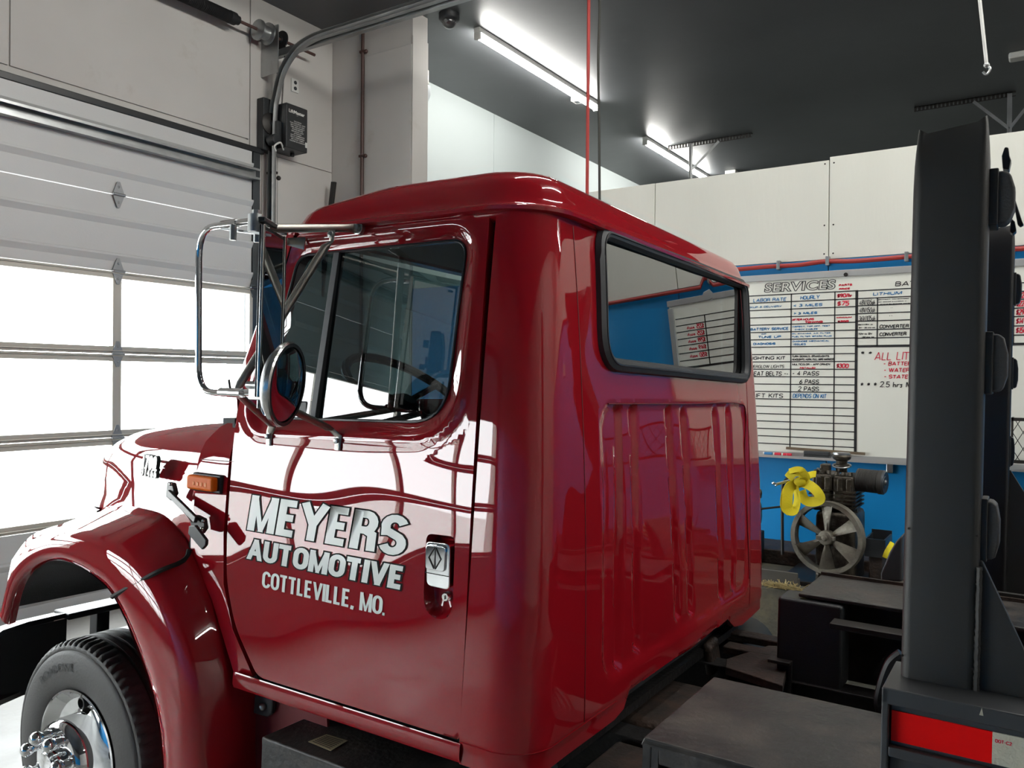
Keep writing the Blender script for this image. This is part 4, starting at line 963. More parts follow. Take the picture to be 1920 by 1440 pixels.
# A pillars, windshield, cowl top
b = MB(); fe = [SP(p) for p in ((446, 748), (480, 655), (538, 480), (552, 436))]
rows = []
for (u, v) in fe:
    y = sy(v); rows.append([V(u-.002, y+.004, v), V(u-.035, y+.004, v+.004), V(u-.060, y+.022, v+.006), V(u-.075, y+.06, v+.008), V(u-.05, y+.075, v+.006)])
b.grid(rows); TR.part('windshield_pillar', b, M['red'], sharp=60); TR.part('windshield_pillar', mirrored(b), M['red'], sharp=60)
wsr = []
for k, (u, v) in enumerate((fe[0], fe[-1])):
    wsr.append([V(u-.07-.12*math.sin(PI*j/12), sy(v)+.05+(2*YC-2*sy(v)-.10)*j/12, v) for j in range(13)])
TR.part('windshield', MB().grid(wsr), M['cabglass'])
ct = MB(); u, v = fe[0]
ct.grid([[V(u-.03-.12*math.sin(PI*j/12)*1, sy(v)+.02+(2*YC-2*sy(v)-.04)*j/12, v+.0) for j in range(13)], [V(-2.30-.06*math.sin(PI*j/12), 1.86+(2*YC-3.72)*j/12, -.125+.03*math.sin(PI*j/12)) for j in range(13)], [V(-2.36-.06*math.sin(PI*j/12), 1.90+(2*YC-3.80)*j/12, -.25) for j in range(13)]])
TR.part('cowl_top', ct, M['red'])
# ---- roof
rx0, rx1 = -2.03, xbk(.47); ry0 = sy(.47)
def ring(ins, z, n=8):
    x0 = rx0+ins*1.0; x1 = rx1-ins; y0 = ry0+ins; y1 = 2*YC-ry0-ins; o = []
    rb = max(.03, .17-ins*.5); rf = max(.03, .12-ins*.3)
    def arc(cx_, cy_, r, a0): return [V(cx_+r*math.cos(a0+PI/2*k/n), cy_+r*math.sin(a0+PI/2*k/n), z) for k in range(n+1)]
    seg = arc(x1-rb, y1-rb, rb, 0) + arc(x0+rf, y1-rf, rf, PI/2) + arc(x0+rf, y0+rf, rf, PI) + arc(x1-rb, y0+rb, rb, 1.5*PI)
    o = []
    for i in range(len(seg)):
        a = seg[i]; b_ = seg[(i+1) % len(seg)]; o.append(a)
        if (b_-a).length > .3:
            for k in range(1, 10): o.append(a.lerp(b_, k/10))
    return o
prof = [(.03, .466), (-.012, .462), (-.027, .468), (-.028, .478), (-.012, .484), (-.002, .492), (.006, .515), (.018, .548), (.036, .573), (.07, .594), (.13, .608), (.25, .620), (.40, .628)]
rows = [ring(i, z) for i, z in prof]
for r in rows[6:]:   # the roof slopes down a little towards the windshield
    for v in r:
        v.z -= .03*sstep(-1.6, -1.97, v.x)*((v.z-.49)/.1)
b = MB(); b.grid(rows, cv=True); last = rows[-1]; cxx = sum((v.x for v in last))/len(last); b.add(last + [V(cxx, YC, .636)], [(i, (i+1) % len(last), len(last)) for i in range(len(last))])
roof = TR.part('roof', b, M['red'], sharp=50)
TR.part('door_header', MB().grid([[V(x, sy(z)+o, z) for x in (-1.93, -1.6, -1.205)] for z, o in ((.440, .02), (.452, .0), (.472, .0))]), M['red'])
TR.part('roof_underside', MB().box((-1.93, 1.86, .46), (-1.12, 3.64, .465)), M['cabdark'])
TR.part('gutter_shade_strip', MB().tube([V(v.x, v.y, .468) for v in ring(-.004, .46)], .005, 5, closed=True), M['seam'], roof)  # dark tube standing in for the shade under the gutter
# ---- interior
inn = TR.part('cab_interior', MB().box((-2.28, 1.80, -1.0), (-1.10, 3.70, -.96)).box((-2.30, 1.80, -.96), (-2.24, 3.70, -.13)).box((-1.12, 1.82, -.96), (-1.10, 3.68, .05)), M['cabdark'])
TR.part('dashboard', MB().prism([V(-2.26, 1.79, -.14), V(-2.05, 1.79, -.12), V(-1.98, 1.79, -.18), V(-1.98, 1.79, -.45), V(-2.24, 1.79, -.5)], (0, 1.92, 0)), M['cabdark'], inn, bevel=.02)
sw = P('T', (768, 742), y=2.15); axw = V(.55, 0, .83).normalized()
u1 = V(0, 1, 0); u2 = axw.cross(u1)
circ = [sw + (u1*math.cos(2*PI*k/36)+u2*math.sin(2*PI*k/36))*.235 for k in range(36)]
b = MB().tube(circ, .016, 8, closed=True)
for a in (.3, PI-.3, 1.5*PI): b.tube([sw-axw*.03, sw + (u1*math.cos(a)+u2*math.sin(a))*.23], .011, 6)
b.lathe(sw-axw*.05, axw, [(.05, 0), (.055, .02), (.03, .04)], 16); b.cyl(sw-axw*.04, sw-axw*.5, .03)
TR.part('steering_wheel', b, M['cabdark'], inn)
for y in (2.0, 2.95):
    b = MB().box((-1.62, y, -.72), (-1.22, y+.5, -.55)).prism([V(-1.30, y, -.55), V(-1.2, y, -.55), V(-1.14, y, -.02), V(-1.22, y, -.02)], (0, .5, 0)); TR.part('seat', b, M['vinylseat'], inn, bevel=.03)
TR.part('gear_lever', MB().tube(catmull([V(-1.85, 2.62, -.9), V(-1.8, 2.6, -.55), V(-1.72, 2.55, -.3)], 5), .012, 6).sphere(V(-1.72, 2.55, -.29), .03, n=10, m=8), M['cabdark'], inn)

# ---- hood
st = [(-2.36, 1.725, -.60, 1.765, -.150, -.085), (-2.5, 1.745, -.54, 1.785, -.155, -.095), (-2.7, 1.78, -.49, 1.81, -.172, -.115), (-2.95, 1.84, -.47, 1.85, -.205, -.15), (-3.15, 1.91, -.48, 1.91, -.245, -.19),
      (-3.32, 1.98, -.50, 1.985, -.295, -.24), (-3.43, 2.06, -.53, 2.06, -.345, -.29), (-3.50, 2.14, -.56, 2.14, -.405, -.35), (-3.54, 2.22, -.62, 2.22, -.48, -.42), (-3.56, 2.30, -.72, 2.30, -.58, -.54), (-3.55, 2.36, -.84, 2.36, -.78, -.74)]
def hsec(x, yb, zb, ys_, zt, zc_):
    r = min(.15, (zt-zb)*.45); o = [V(x, yb-.02, zb-.05), V(x, yb, zb), V(x, yb+(ys_-yb)*.5-.004, (zb+zt-r)/2), V(x, ys_, zt-r)]
    for k in range(1, 6):
        t = k/5*PI/2; o.append(V(x, ys_+r*1.15*(1-math.cos(t)), zt-r+r*math.sin(t)))
    for k in range(1, 6):
        t = k/5; y = ys_+r*1.15+(YC-ys_-r*1.15)*t; o.append(V(x, y, zt+(zc_-zt)*(math.sin(t*PI/2)) + .012*sstep(.55, .75, t)))
    return o + [MIR(v) for v in o[::-1][1:]]
secs = [hsec(*a) for a in st]
# smooth along x
cols = list(zip(*secs)); cols = [catmull(list(c_), 4) for c_ in cols]
hd = MB().grid([list(r) for r in zip(*cols)])
hood = TR.part('hood', hd, M['red'], sharp=60)
TR.part('grille', MB().box((-3.55, 2.25, -.88), (-3.5, 3.25, -.72)), M['black'], hood, bevel=.01)
sr = [secs[0][k] + V(.006, 0, 0) for k in range(1, len(secs[0])-1)]
TR.part('hood_seam', MB().tube(catmull(sr, 3), .007, 6), M['seam'], hood)
# ---- fenders
Lp = [((312, 1560), 1.60), ((308, 1500), 1.60), ((305, 1440), 1.60), ((300, 1380), 1.60), ((285, 1300), 1.60), ((262, 1230), 1.60), ((236, 1165), 1.60), ((212, 1118), 1.60), ((190, 1092), 1.60), ((150, 1064), 1.60), ((105, 1050), 1.60), ((62, 1066), 1.60), ((32, 1102), 1.60), ((14, 1172), 1.60)]
Rg = [((392, 1560), 1.62), ((388, 1500), 1.62), ((381, 1425), 1.62), ((372, 1312), 1.615), ((357, 1237), 1.61), ((322, 1140), 1.605), ((270, 1061), 1.60), ((222, 1024), 1.60), ((180, 1008), 1.60), ((140, 1002), 1.60), ((100, 1005), 1.605), ((58, 1025), 1.61), ((28, 1064), 1.615), ((9, 1140), 1.615)]
Jn = [((455, 1560), 1.73), ((450, 1500), 1.73), ((446, 1400), 1.73), ((442, 1290), 1.72), ((430, 1237), 1.715), ((397, 1128), 1.71), ((357, 1035), 1.715), ((325, 985), 1.74), ((292, 955), 1.78), ((235, 940), 1.86), ((170, 962), 1.86), ((120, 981), 1.80), ((60, 1003), 1.71), ((22, 1050), 1.67)]
def c3(L_): return [P('T', p, y=y) for p, y in L_]
l3, r3, j3 = c3(Lp), c3(Rg), c3(Jn); N_ = 60
def mixc(a, b_, t, dy): return [p.lerp(q, t) + V(0, dy, 0) for p, q in zip(a, b_)]
curves = [[p+V(0, .03, 0)+ (r-p)*.06 for p, r in zip(l3, r3)], [p+V(0, .006, 0) for p in l3], mixc(l3, r3, .08, -.006), mixc(l3, r3, .3, -.016), mixc(l3, r3, .6, -.022), mixc(l3, r3, .85, -.014), mixc(l3, r3, 1, .0),
          mixc(r3, j3, .15, -.004), mixc(r3, j3, .4, -.006), mixc(r3, j3, .7, -.004), mixc(r3, j3, 1.0, 0), [p + V(0, .08, -.03) for p in j3]]
curves = [catmull(c_, 5) for c_ in curves]
fd = MB().grid(curves); fnd = TR.part('fender', fd, M['red'], sharp=60); TR.part('fender', mirrored(fd), M['red'], sharp=60)
fin = [P('T', p, y=1.62) for p, y in Lp][6:-1] + [P('T', (20, 1140), y=1.62)]; fin = catmull(fin, 5)
b = MB().grid([fin, [v + V(0, .25, .0) for v in fin], [v + V(0, .55, .0) for v in fin]])
TR.part('inner_liner', b, M['plastic'], fnd); 
fin2 = catmull([P('T', p, y=1.62) for p, y in Lp][:7], 5)
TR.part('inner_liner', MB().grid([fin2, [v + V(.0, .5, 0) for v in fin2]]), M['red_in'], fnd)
# rubber split seam across the fender
k0 = [p for p in c3([((355, 1030), 1.712), ((350, 1045), 1.70), ((335, 1056), 1.67), ((300, 1070), 1.61), ((262, 1090), 1.592), ((235, 1105), 1.585), ((211, 1119), 1.59)])]
TR.part('fender_seam', MB().tube(catmull(k0, 6), .0085, 6), M['seam'], fnd)
sl = c3([((351, 1048), 1.70), ((357, 1000), 1.712), ((361, 935), 1.712)])
# emblem 4700 DT 466 on the hood side
def hood_y(x):
    for i in range(len(st)-1):
        if st[i][0] >= x >= st[i+1][0]: t = (x-st[i][0])/(st[i+1][0]-st[i][0]); return st[i][1]*(1-t)+st[i+1][1]*t - .004
    return 1.85
def HP(p):
    y = 1.8
    for _ in range(6): q = P('T', p, y=y); y = hood_y(q.x)
    return q
eb = MB(); ec = MB()
for txt, bl, tr, hw_ in (('4700', (272, 877), (303, 856), .0048), ('DT466', (271, 890), (302, 880), .0024)):
    a = HP(bl); b_ = HP(tr)
    for off, mb_, eg in ((.017, ec, 0), (.003, eb, .0022), (.006, eb, .0022), (.009, eb, .0022), (.012, eb, .0022), (.0155, eb, .0022)):
        strokes(txt, (a.x, a.z), (b_.x, b_.z), hw_, lambda u, v: V(u, hood_y(u)-off, v), mb_, edge=eg, gap=.5, shear=.2, asp=1.2)
TR.part('hood_emblem_side_shade', eb, M['iron'], hood); TR.part('hood_emblem', ec, M['chrome'], hood, label='chrome 4700 DT 466 emblem')  # dark layers stand in for the shaded sides of the letters
# amber marker lamp
a = SP((359, 887)); b_ = SP((413, 924)); ym = sy(-.33)
lampb = TR.part('marker_lamp', MB().box((a[0]+.02, ym-.012, b_[1]-.004), (b_[0]+.012, ym+.01, a[1]+.006)), M['rubber'], bevel=.006)
TR.part('amber_lens', MB().box((a[0]+.022, ym-.036, b_[1]+.004), (b_[0]+.0, ym-.010, a[1]-.0)), M['amber'], lampb, bevel=.008, label='amber marker lens')
TR.part('lens_rib', (lambda b: [b.box((a[0]+.06+.02*i, ym-.0375, b_[1]+.02), (a[0]+.066+.02*i, ym-.036, a[1]-.02)) for i in range(4)] and b)(MB()), mat('amber_rib', (.95, .3, .05), .2), lampb)
# hood latch
pa = HP((331, 925)); pb = V(*[0]*3); q1 = SP((376, 985)); pb = V(q1[0], sy(q1[1]), q1[1])
lt = TR.part('hood_latch', MB().prism([HP((p)) + V(0, -.004, 0) for p in ((324, 903), (333, 905), (338, 925), (330, 938), (321, 930))], (0, -.018, 0)), M['rubber'], hood, bevel=.003)
la = HP((329, 918)) + V(0, -.035, 0); lb = V(q1[0], sy(q1[1])-.035, q1[1])
la2 = HP((330, 918)); 
TR.part('latch_strap', MB().bar(HP((331, 922))+V(0, -.03, 0), P('T', (368, 975), y=1.665), .022, .012, up=(0, 1, 0)), M['rubber'], hood, bevel=.003)
TR.part('latch_rod', MB().tube([HP((334, 930))+V(0, -.022, 0), P('T', (362, 978), y=1.672)], .005, 6), M['stainless'], hood)
bp = [P('T', p, y=1.695) for p in ((362, 970), (375, 965), (389, 972), (392, 990), (385, 1000), (368, 995))]
TR.part('latch_bracket', MB().prism(bp, (0, -.016, 0)), M['rubber'], csp, bevel=.003)
TR.part('latch_paddle', MB().prism([P('T', p, y=1.655) for p in ((360, 985), (371, 984), (392, 1012), (391, 1022), (384, 1030), (358, 1000))], (0, -.012, 0)), M['rubber'], csp, bevel=.003)
TR.part('latch_screw', (lambda b: [b.sphere(P('T', p, y=1.676), .006, n=8, m=6) for p in ((381, 977), (379, 991))] and b)(MB()), M['stainless'], csp)
q = HP((332, 907)); TR.part('latch_screw', MB().sphere(q+V(0, -.024, 0), .006, n=8, m=6), M['stainless'], hood)

# ---- wheels
WX, WZ, WY = -2.876, -1.374, 1.66
def wheel(flip, dz=0):
    def t_(b):
        m = MB(); m.f = b.f; m.v = [V(v[0], (2*YC - v[1]) if flip else v[1], v[2]+dz) for v in b.v]; return m
    c0 = V(WX, WY, WZ)
    prof = [(.222, .03), (.236, .004), (.25, -.004), (.275, -.010), (.30, -.013), (.33, -.012), (.360, -.007), (.372, -.003), (.376, .002), (.382, .0), (.392, .002), (.401, .010), (.408, .022), (.411, .045)]
    for g in (.07, .11, .15): prof += [(.411, g), (.400, g+.003), (.400, g+.012), (.411, g+.015)]
    prof += [(.411, .20), (.400, .225), (.36, .24), (.25, .235), (.222, .2)]
    n = 216; b = MB(); vs = []
    for k, (r, h_) in enumerate(prof):
        for i in range(n):
            t = 2*PI*i/n; rr = r
            if k in (11, 12, 13) and i % 3 == 0: rr -= .011
            vs.append(c0 + V(math.cos(t)*rr, h_, math.sin(t)*rr))
    fs = [(k*n+i, k*n+(i+1) % n, (k+1)*n+(i+1) % n, (k+1)*n+i) for k in range(len(prof)-1) for i in range(n)]
    b.add(vs, fs)
    whl = TR.part('wheel', t_(MB().lathe(c0, (0, 1, 0), [(.218, .2), (.218, .06), (.224, .02), (.236, .0), (.238, -.006), (.230, -.008), (.222, .004), (.210, .022), (.200, .035), (.16, .045), (.15, .03), (.148, -.035), (.142, -.060), (.128, -.072), (.060, -.074), (.058, -.10), (.05, -.112), (.02, -.118)], 64)), M['chrome'])
    TR.part('tire', t_(b), M['tire'], whl, sharp=50)
    def tl(u, v): return c0 + V(-math.sin(u)*v*0 + math.cos(u)*v, -.0155+(.006 if v > .335 else 0), math.sin(u)*v)
    if not flip:
        tt = MB(); fit('ROADONE', (2.35, .305), (1.62, .335), tl, .02, tt); TR.part('sidewall_lettering', tt, M['tire_letter'], whl)
        for i in range(8):
            t = 2*PI*i/8 + .35; r = .106; c_ = c0 + V(math.cos(t)*r, -.07, math.sin(t)*r)
            TR.part('lug_nut', MB().lathe(c_, (0, -1, 0), [(.022, 0), (.022, .008), (.015, .010), (.015, .034), (.020, .040), (.0245, .050), (.023, .062), (.015, .072), (.004, .076)], 18), M['chrome'], whl)
        for i in range(4):
            t = 2*PI*i/4 + .2; c_ = c0 + V(math.cos(t)*.178, .036, math.sin(t)*.178); TR.part('hand_hole', MB().lathe(c_, (0, -1, 0), [(.022, -.01), (.022, .004), (.017, .006), (.016, -.008)], 18), M['iron'], whl)
wheel(False); wheel(True, .055)
TR.part('front_axle', MB().box((WX-.05, 1.9, WZ-.04), (WX+.05, 3.6, WZ+.04)).box((WX-.35, 2.3, WZ+.05), (WX+.35, 2.38, WZ+.12)), M['grease'], bevel=.01)
# ---- bumper
bu = MB(); pr = [(-3.60, -1.30), (-3.62, -1.22), (-3.62, -1.10), (-3.60, -1.045), (-3.50, -1.03), (-3.50, -1.05), (-3.585, -1.06), (-3.60, -1.12), (-3.60, -1.22), (-3.58, -1.28), (-3.50, -1.31), (-3.5, -1.33)]
rows = []
ye = P('T', (112, 1160), x=-3.55).y
for y, dx in ((1.62, .10), (1.68, .04), (1.80, .0), (ye, -.005)): rows.append([V(x+dx, y, z) for x, z in pr])
bu.grid(rows, cv=True)
bmp = TR.part('bumper', bu, M['rubber'], sharp=40)
TR.part('bumper_end', mirrored(bu), M['rubber'], bmp, sharp=40)
TR.part('bumper_top_rail', MB().box((-3.60, ye, -1.058), (-3.48, 2*YC-ye, -1.03)), M['rubber'], bmp, bevel=.006)
TR.part('bumper_lower_beam', MB().box((-3.60, ye, -1.33), (-3.50, 2*YC-ye, -1.18)), M['rubber'], bmp, bevel=.006)
yp = P('T', (187, 1160), x=-3.55).y
for y in (yp, 2.75, 2*YC-yp): TR.part('bumper_bracket', MB().box((-3.58, y-.03, -1.19), (-3.52, y+.03, -1.05)), M['rubber'], bmp, bevel=.004)
TR.part('bumper_backplate', MB().box((-3.50, 1.66, -1.33), (-3.49, ye, -1.05)), M['rubber'], bmp, bevel=.004)
TR.part('tow_beam', MB().box((-3.46, 2.05, -1.38), (-3.42, 3.45, -1.30)), M['rubber'], bmp, bevel=.004)

# ---- west coast mirror on the near door
def wc_mirror():
    SPV = lambda p, off=0: V(SP(p)[0], sy(SP(p)[1])-off, SP(p)[1])
    nt = PD('T', (493, 420), 2.05); ft = PD('T', (533, 446), 2.22); hgt = .435
    nt2 = V(nt.x, nt.y, nt.z); ft.z = nt.z
    u = (ft-nt).normalized(); up = V(0, 0, 1); n = u.cross(up).normalized()
    if n.dot(-nt) < 0: n = -n
    W_ = (ft-nt).length; bl = nt - up*hgt
    R0 = TR.part('side_mirror', MB().prism([nt, nt+u*W_, nt+u*W_-up*hgt, nt-up*hgt], -n*.010), M['rubber'], bevel=.003, label='tall rectangular mirror with tube arms and round convex mirror below')
    fr = MB()
    i0, i1 = .010, .010
    for a, b_ in ((nt, nt-up*hgt), (ft, ft-up*hgt)): fr.bar(a+n*.002, b_+n*.002, .013, .008, up=n)
    TR.part('mirror_frame', fr, M['stainless'], R0, bevel=.002)
    g = [nt+u*.012-up*.012, ft-u*.012-up*.012, ft-u*.012-up*(hgt-.012), nt+u*.012-up*(hgt-.012)]
    TR.part('mirror_glass', MB().prism([p+n*.0015 for p in g], n*.001), M['mirror'], R0)
    TR.part('top_cap', MB().prism([nt-u*.006+n*.008+up*.004, ft+u*.006+n*.008+up*.004, ft+u*.006-n*.012+up*.004, nt-u*.006-n*.012+up*.004], up*.014), M['rubber'], R0, bevel=.003)
    # loop guard
    tp = PD('T', (476, 414), 2.10); bt = PD('T', (492, 735), 2.08)
    lp = bend([tp, PD('T', (440, 419), 2.16), PD('T', (373, 428), 2.28), PD('T', (372, 735), 2.28), PD('T', (430, 737), 2.18), bt], .085, 7)
    TR.part('loop_tube', MB().tube(lp, .0092, 12), M['chrome'], R0)
    TR.part('tube_sleeve', MB().tube([PD('T', (455, 737), 2.13), PD('T', (415, 735), 2.205)], .0125, 12), M['chrome'], R0)
    TR.part('tube_sleeve', MB().tube([PD('T', (447, 418), 2.15), PD('T', (418, 422), 2.20)], .0125, 12), M['chrome'], R0)
    # clamps at top
    ct_ = MB(); ct_.bar(PD('T', (425, 430), 2.16), PD('T', (500, 440), 2.07), .03, .006)
    for p in ((437, 436), (482, 440)): c_ = PD('T', p, 2.10); ct_.cyl(c_+V(0, 0, -.02), c_+V(0, 0, .02), .009, n=6)
    c_ = PD('T', (480, 413), 2.08); ct_.cyl(c_+V(0, 0, -.03), c_+V(0, 0, .014), .020, n=14); ct_.cyl(c_+V(0, 0, .014), c_+V(0, 0, .026), .011, n=6)
    TR.part('clamp_plate', ct_, M['galv'], R0)
    # arms
    bolt = SPV((680, 430), .02); a0 = PD('T', (500, 428), 2.12)
    d_ = bolt-a0; e_ = bolt - d_.normalized()*.05
    def arm(name, path, r, tab, tabdir, m='brushed'):
        o = TR.part(name, MB().tube(path, r, 12), M[m], R0)
        return o
    TR.part('mirror_arm', MB().tube([a0, e_, bolt+V(-.012, 0, 0)], [(.0115, .0115), (.0115, .0115), (.014, .005)], 12, flat=(0, 0, 1)), M['brushed'], R0)
    TR.part('bolt', MB().lathe(bolt+V(0, .01, 0), (0, -1, 0), [(.019, 0), (.019, .012), (.011, .013), (.011, .022), (.007, .024)], 16), M['galv'], R0)
    pillar = SPV((574, 457), .005)
    TR.part('mirror_arm', MB().tube([PD('T', (505, 436), 2.13), pillar+V(-.05, -.03, .005), pillar], [(.010, .010), (.011, .009), (.020, .004)], 10, flat=(0, 0, 1)), M['brushed'], R0)
    k = (624-500)/(680-500.); tj = a0.lerp(bolt, k*.93); tj = P('T', (624, 440), y=tj.y)
    hub = PD('T', (441, 735), 2.20)
    TR.part('diagonal_strut', MB().tube([tj+V(0, -.004, .012), tj+V(0, -.004, -.02), tj.lerp(hub, .08), hub.lerp(tj, .05), hub], [(.013, .004), (.013, .004), (.0115, .0115), (.0115, .0115), (.012, .006)], 12, flat=(.5, 0, .6)), M['brushed'], R0)
    TR.part('bolt', MB().lathe(tj+V(0, -.004, 0), (0, -1, 0), [(.010, 0), (.010, .008), (.006, .010)], 12), M['galv'], R0)
    for (bp_, knee, hh) in (((508, 818), (520, 797), PD('T', (448, 740), 2.19)), ((637, 826), (631, 805), PD('T', (485, 738), 2.09))):
        w0 = SPV(bp_, .006); kn = SPV(knee, .02)
        TR.part('mirror_arm', MB().tube([hh, hh.lerp(kn, .3), hh.lerp(kn, .93), kn, w0+V(0, 0, .012), w0+V(-.003, 0, -.028)], [(.009, .009), (.0105, .0105), (.0105, .0105), (.013, .005), (.014, .0035), (.012, .0035)], 12, flat=(1, 0, 0)), M['brushed'] , R0)
        TR.part('bolt', MB().lathe(w0+V(0, -.002, 0), (0, -1, 0), [(.011, 0), (.011, .003), (.0085, .003), (.0085, .010), (.004, .012)], 10), M['galv'], R0)
    # lower bracket
    hb = MB(); c_ = PD('T', (487, 737), 2.09); hb.box((c_.x-.03, c_.y-.012, c_.z-.018), (c_.x+.035, c_.y+.02, c_.z+.012)); hb.cyl(c_+V(.0, .0, -.04), c_+V(0, 0, .045), .007, n=8)
    TR.part('lower_clamp', hb, M['galv'], R0, bevel=.003)
    TR.part('knurled_nut', MB().lathe(PD('T', (475, 722), 2.10), (1, 0, 0), [(.008, -.02), (.010, -.02), (.010, .02), (.008, .02)], 12), M['galv'], R0)
    q = [PD('T', p, 2.08) for p in ((488, 742), (505, 742), (507, 768), (502, 779), (494, 780), (489, 770))]
    TR.part('pivot_bracket', MB().prism(q, V(.0, .008, 0)), M['galv'], R0, bevel=.002)
    TR.part('set_pin', MB().cyl(PD('T', (432, 732), 2.19), PD('T', (429, 712), 2.19), .003, n=6), M['iron'], R0)
    # round convex mirror
    cc_ = PD('T', (537, 721), 2.06); vd = cc_.normalized(); side = vd.cross(up).normalized()
    a_ = math.radians(66); nn = (-vd*math.cos(a_) + side*math.sin(a_)*1).normalized()
    nn2 = (-vd*math.cos(a_) - side*math.sin(a_)).normalized()
    if nn.dot(n) < nn2.dot(n): nn = nn2
    nn = (nn + up*-.10).normalized(); r = .104
    RM = TR.part('convex_mirror', MB().lathe(cc_, nn, [(.02, -.05), (.05, -.045), (.085, -.03), (r, -.012), (r+.003, -.004), (r+.003, .004), (r-.008, .006)], 48, cap=False), M['rubber'], label='round convex mirror')
    TR.part('convex_glass', MB().lathe(cc_, nn, [(0.0001, .016), (.02, .0155), (.04, .014), (.06, .0115), (.08, .0078), (r-.006, .002)], 48, cap=False), M['mirror'], RM)
    TR.part('mirror_rim', MB().lathe(cc_, nn, [(r+.0035, -.010), (r+.0045, -.004), (r+.0045, .002), (r+.001, .006)], 48, cap=False), M['stainless'], RM)
    TR.part('mirror_stem', MB().tube([cc_-nn*.045, q[3]], .008, 8), M['galv'], RM)
wc_mirror()

# ---- chassis
for y0 in (2.30, 3.10):
    s1 = 1 if y0 < 2.7 else -1
    fr_ = MB(); yb_ = y0 if s1 > 0 else y0+.09
    fr_.box((-3.45, yb_-.004*s1 if s1 > 0 else yb_-.004, -1.30), (2.4, yb_+.008, -1.05))
    fr_.box((-3.45, y0, -1.058), (2.4, y0+.09, -1.05)); fr_.box((-3.45, y0, -1.30), (2.4, y0+.09, -1.292))
    TR.part('frame_rail', fr_, M['grease'], bevel=.003)
for x in (-.95, -.25, .55): TR.part('cross_member', MB().box((x, 2.33, -1.26), (x+.05, 3.16, -1.07)).box((x, 2.33, -1.075), (x+.14, 3.16, -1.067)), M['rust'], bevel=.004)
def at_z(p, z): return P('T', p, z=z)
zb1 = -1.04
b = MB(); 
for pa, pb in (((1352, 1178), (1462, 1206)), ((1362, 1206), (1440, 1232))):
    a = at_z(pa, -1.02); c_ = at_z(pb, -1.02); b = MB().box((a.x, a.y-.05, -1.05), (c_.x, a.y+.03, -1.018)); TR.part('rail_bar', b, M['rust'], bevel=.006)
q = at_z((1440, 1235), -1.02)
TR.part('gusset_plate', MB().prism([at_z(p, -1.02) for p in ((1362, 1235), (1440, 1210), (1495, 1212), (1478, 1242), (1468, 1285), (1360, 1250))], (0, 0, -.03)), M['rust'], bevel=.004)
q = at_z((1478, 1240), -.98); e_ = at_z((1535, 1178), -.98)
TR.part('frame_flange', MB().prism([q, e_, e_+V(0, 0, -.28), q+V(0, 0, -.28)], (.012, 0, 0)), M['iron'], bevel=.002)
TR.part('frame_flange', MB().box((q.x-.07, q.y-.02, q.z-.012), (q.x+.01, q.y+.03, q.z)), M['iron'], bevel=.002)
q = at_z((1556, 1262), -1.12); TR.part('air_tank_post', MB().cyl(q, q+V(0, 0, -.2), .05, n=16), M['grease'])
for i in range(5):
    q = at_z((1326+i*3, 1216-i*3), -1.0); TR.part('hose_fitting', MB().cyl(q, q+V(.01, .02, -.10), .018, n=10).sphere(q, .022, n=8, m=6), M['rust'])
for k in range(4):
    a = V(-1.0+.02*k, 2.15+.05*k, -1.08); TR.part('air_line', MB().tube(catmull([a, a+V(.15, .1, -.06), a+V(.35, .28, .0), a+V(.6, .3, -.05)], 6), .014, 8), M['grease'])
TR.part('transmission', MB().box((-1.5, 2.5, -1.45), (-.9, 2.95, -1.08)).cyl((-.9, 2.72, -1.25), (.9, 2.72, -1.3), .05), M['rust'], bevel=.03)
TR.part('floor_pan', MB().box((-2.2, 1.95, -1.03), (-1.06, 3.55, -1.0)), M['grease'])
TR.part('cab_mount', MB().box((-1.04, 1.92, -1.20), (-.72, 2.28, -1.06)).box((-1.04, 1.92, -1.4), (-.98, 2.28, -1.2)), M['rust'], bevel=.01)
# far rear corner: exhaust or air canister by the cab
q = P('T', (1415, 1178), y=3.75); TR.part('air_cleaner_can', MB().cyl(q+V(-.05, -.3, -.10), q+V(-.05, .05, -.10), .14, n=28), M['plastic'], bevel=.01)
# step box below the door
z1 = P('T', (490, 1381), y=1.64).z; c0 = P('T', (490, 1381), y=1.64); cb = at_z((572, 1333), z1); cr_ = c0.x + 1.02
stp = TR.part('step_box', MB().box((c0.x, 1.64, z1-.35), (cr_, cb.y+.05, z1)), M['steelbox'], bevel=.006)
lq = [at_z(p, z1+.002) for p in ((578, 1391), (620, 1408), (652, 1389), (612, 1377))]
TR.part('warning_label', MB().prism(lq, (0, 0, .001)), M['label'], stp)
lnm = MB()
for i in range(7):
    t = .12+.12*i; a = lq[0].lerp(lq[3], t); c_ = lq[1].lerp(lq[2], t); lnm.bar(a.lerp(c_, .1)+V(0, 0, .0015), a.lerp(c_, .9)+V(0, 0, .0015), .003, .0004)
TR.part('label_print', lnm, M['iron'], stp, stuff=True)
q = [P('T', p, y=1.78) for p in ((478, 1293), (511, 1303), (509, 1338), (500, 1346), (474, 1338))]
TR.part('sill_bracket', MB().prism(q, (0, .02, 0)), M['galvdark'], bevel=.006)
q = P('T', (492, 1325), y=1.775); TR.part('bracket_bolt', MB().sphere(q, .012, n=10, m=6), M['galv'])
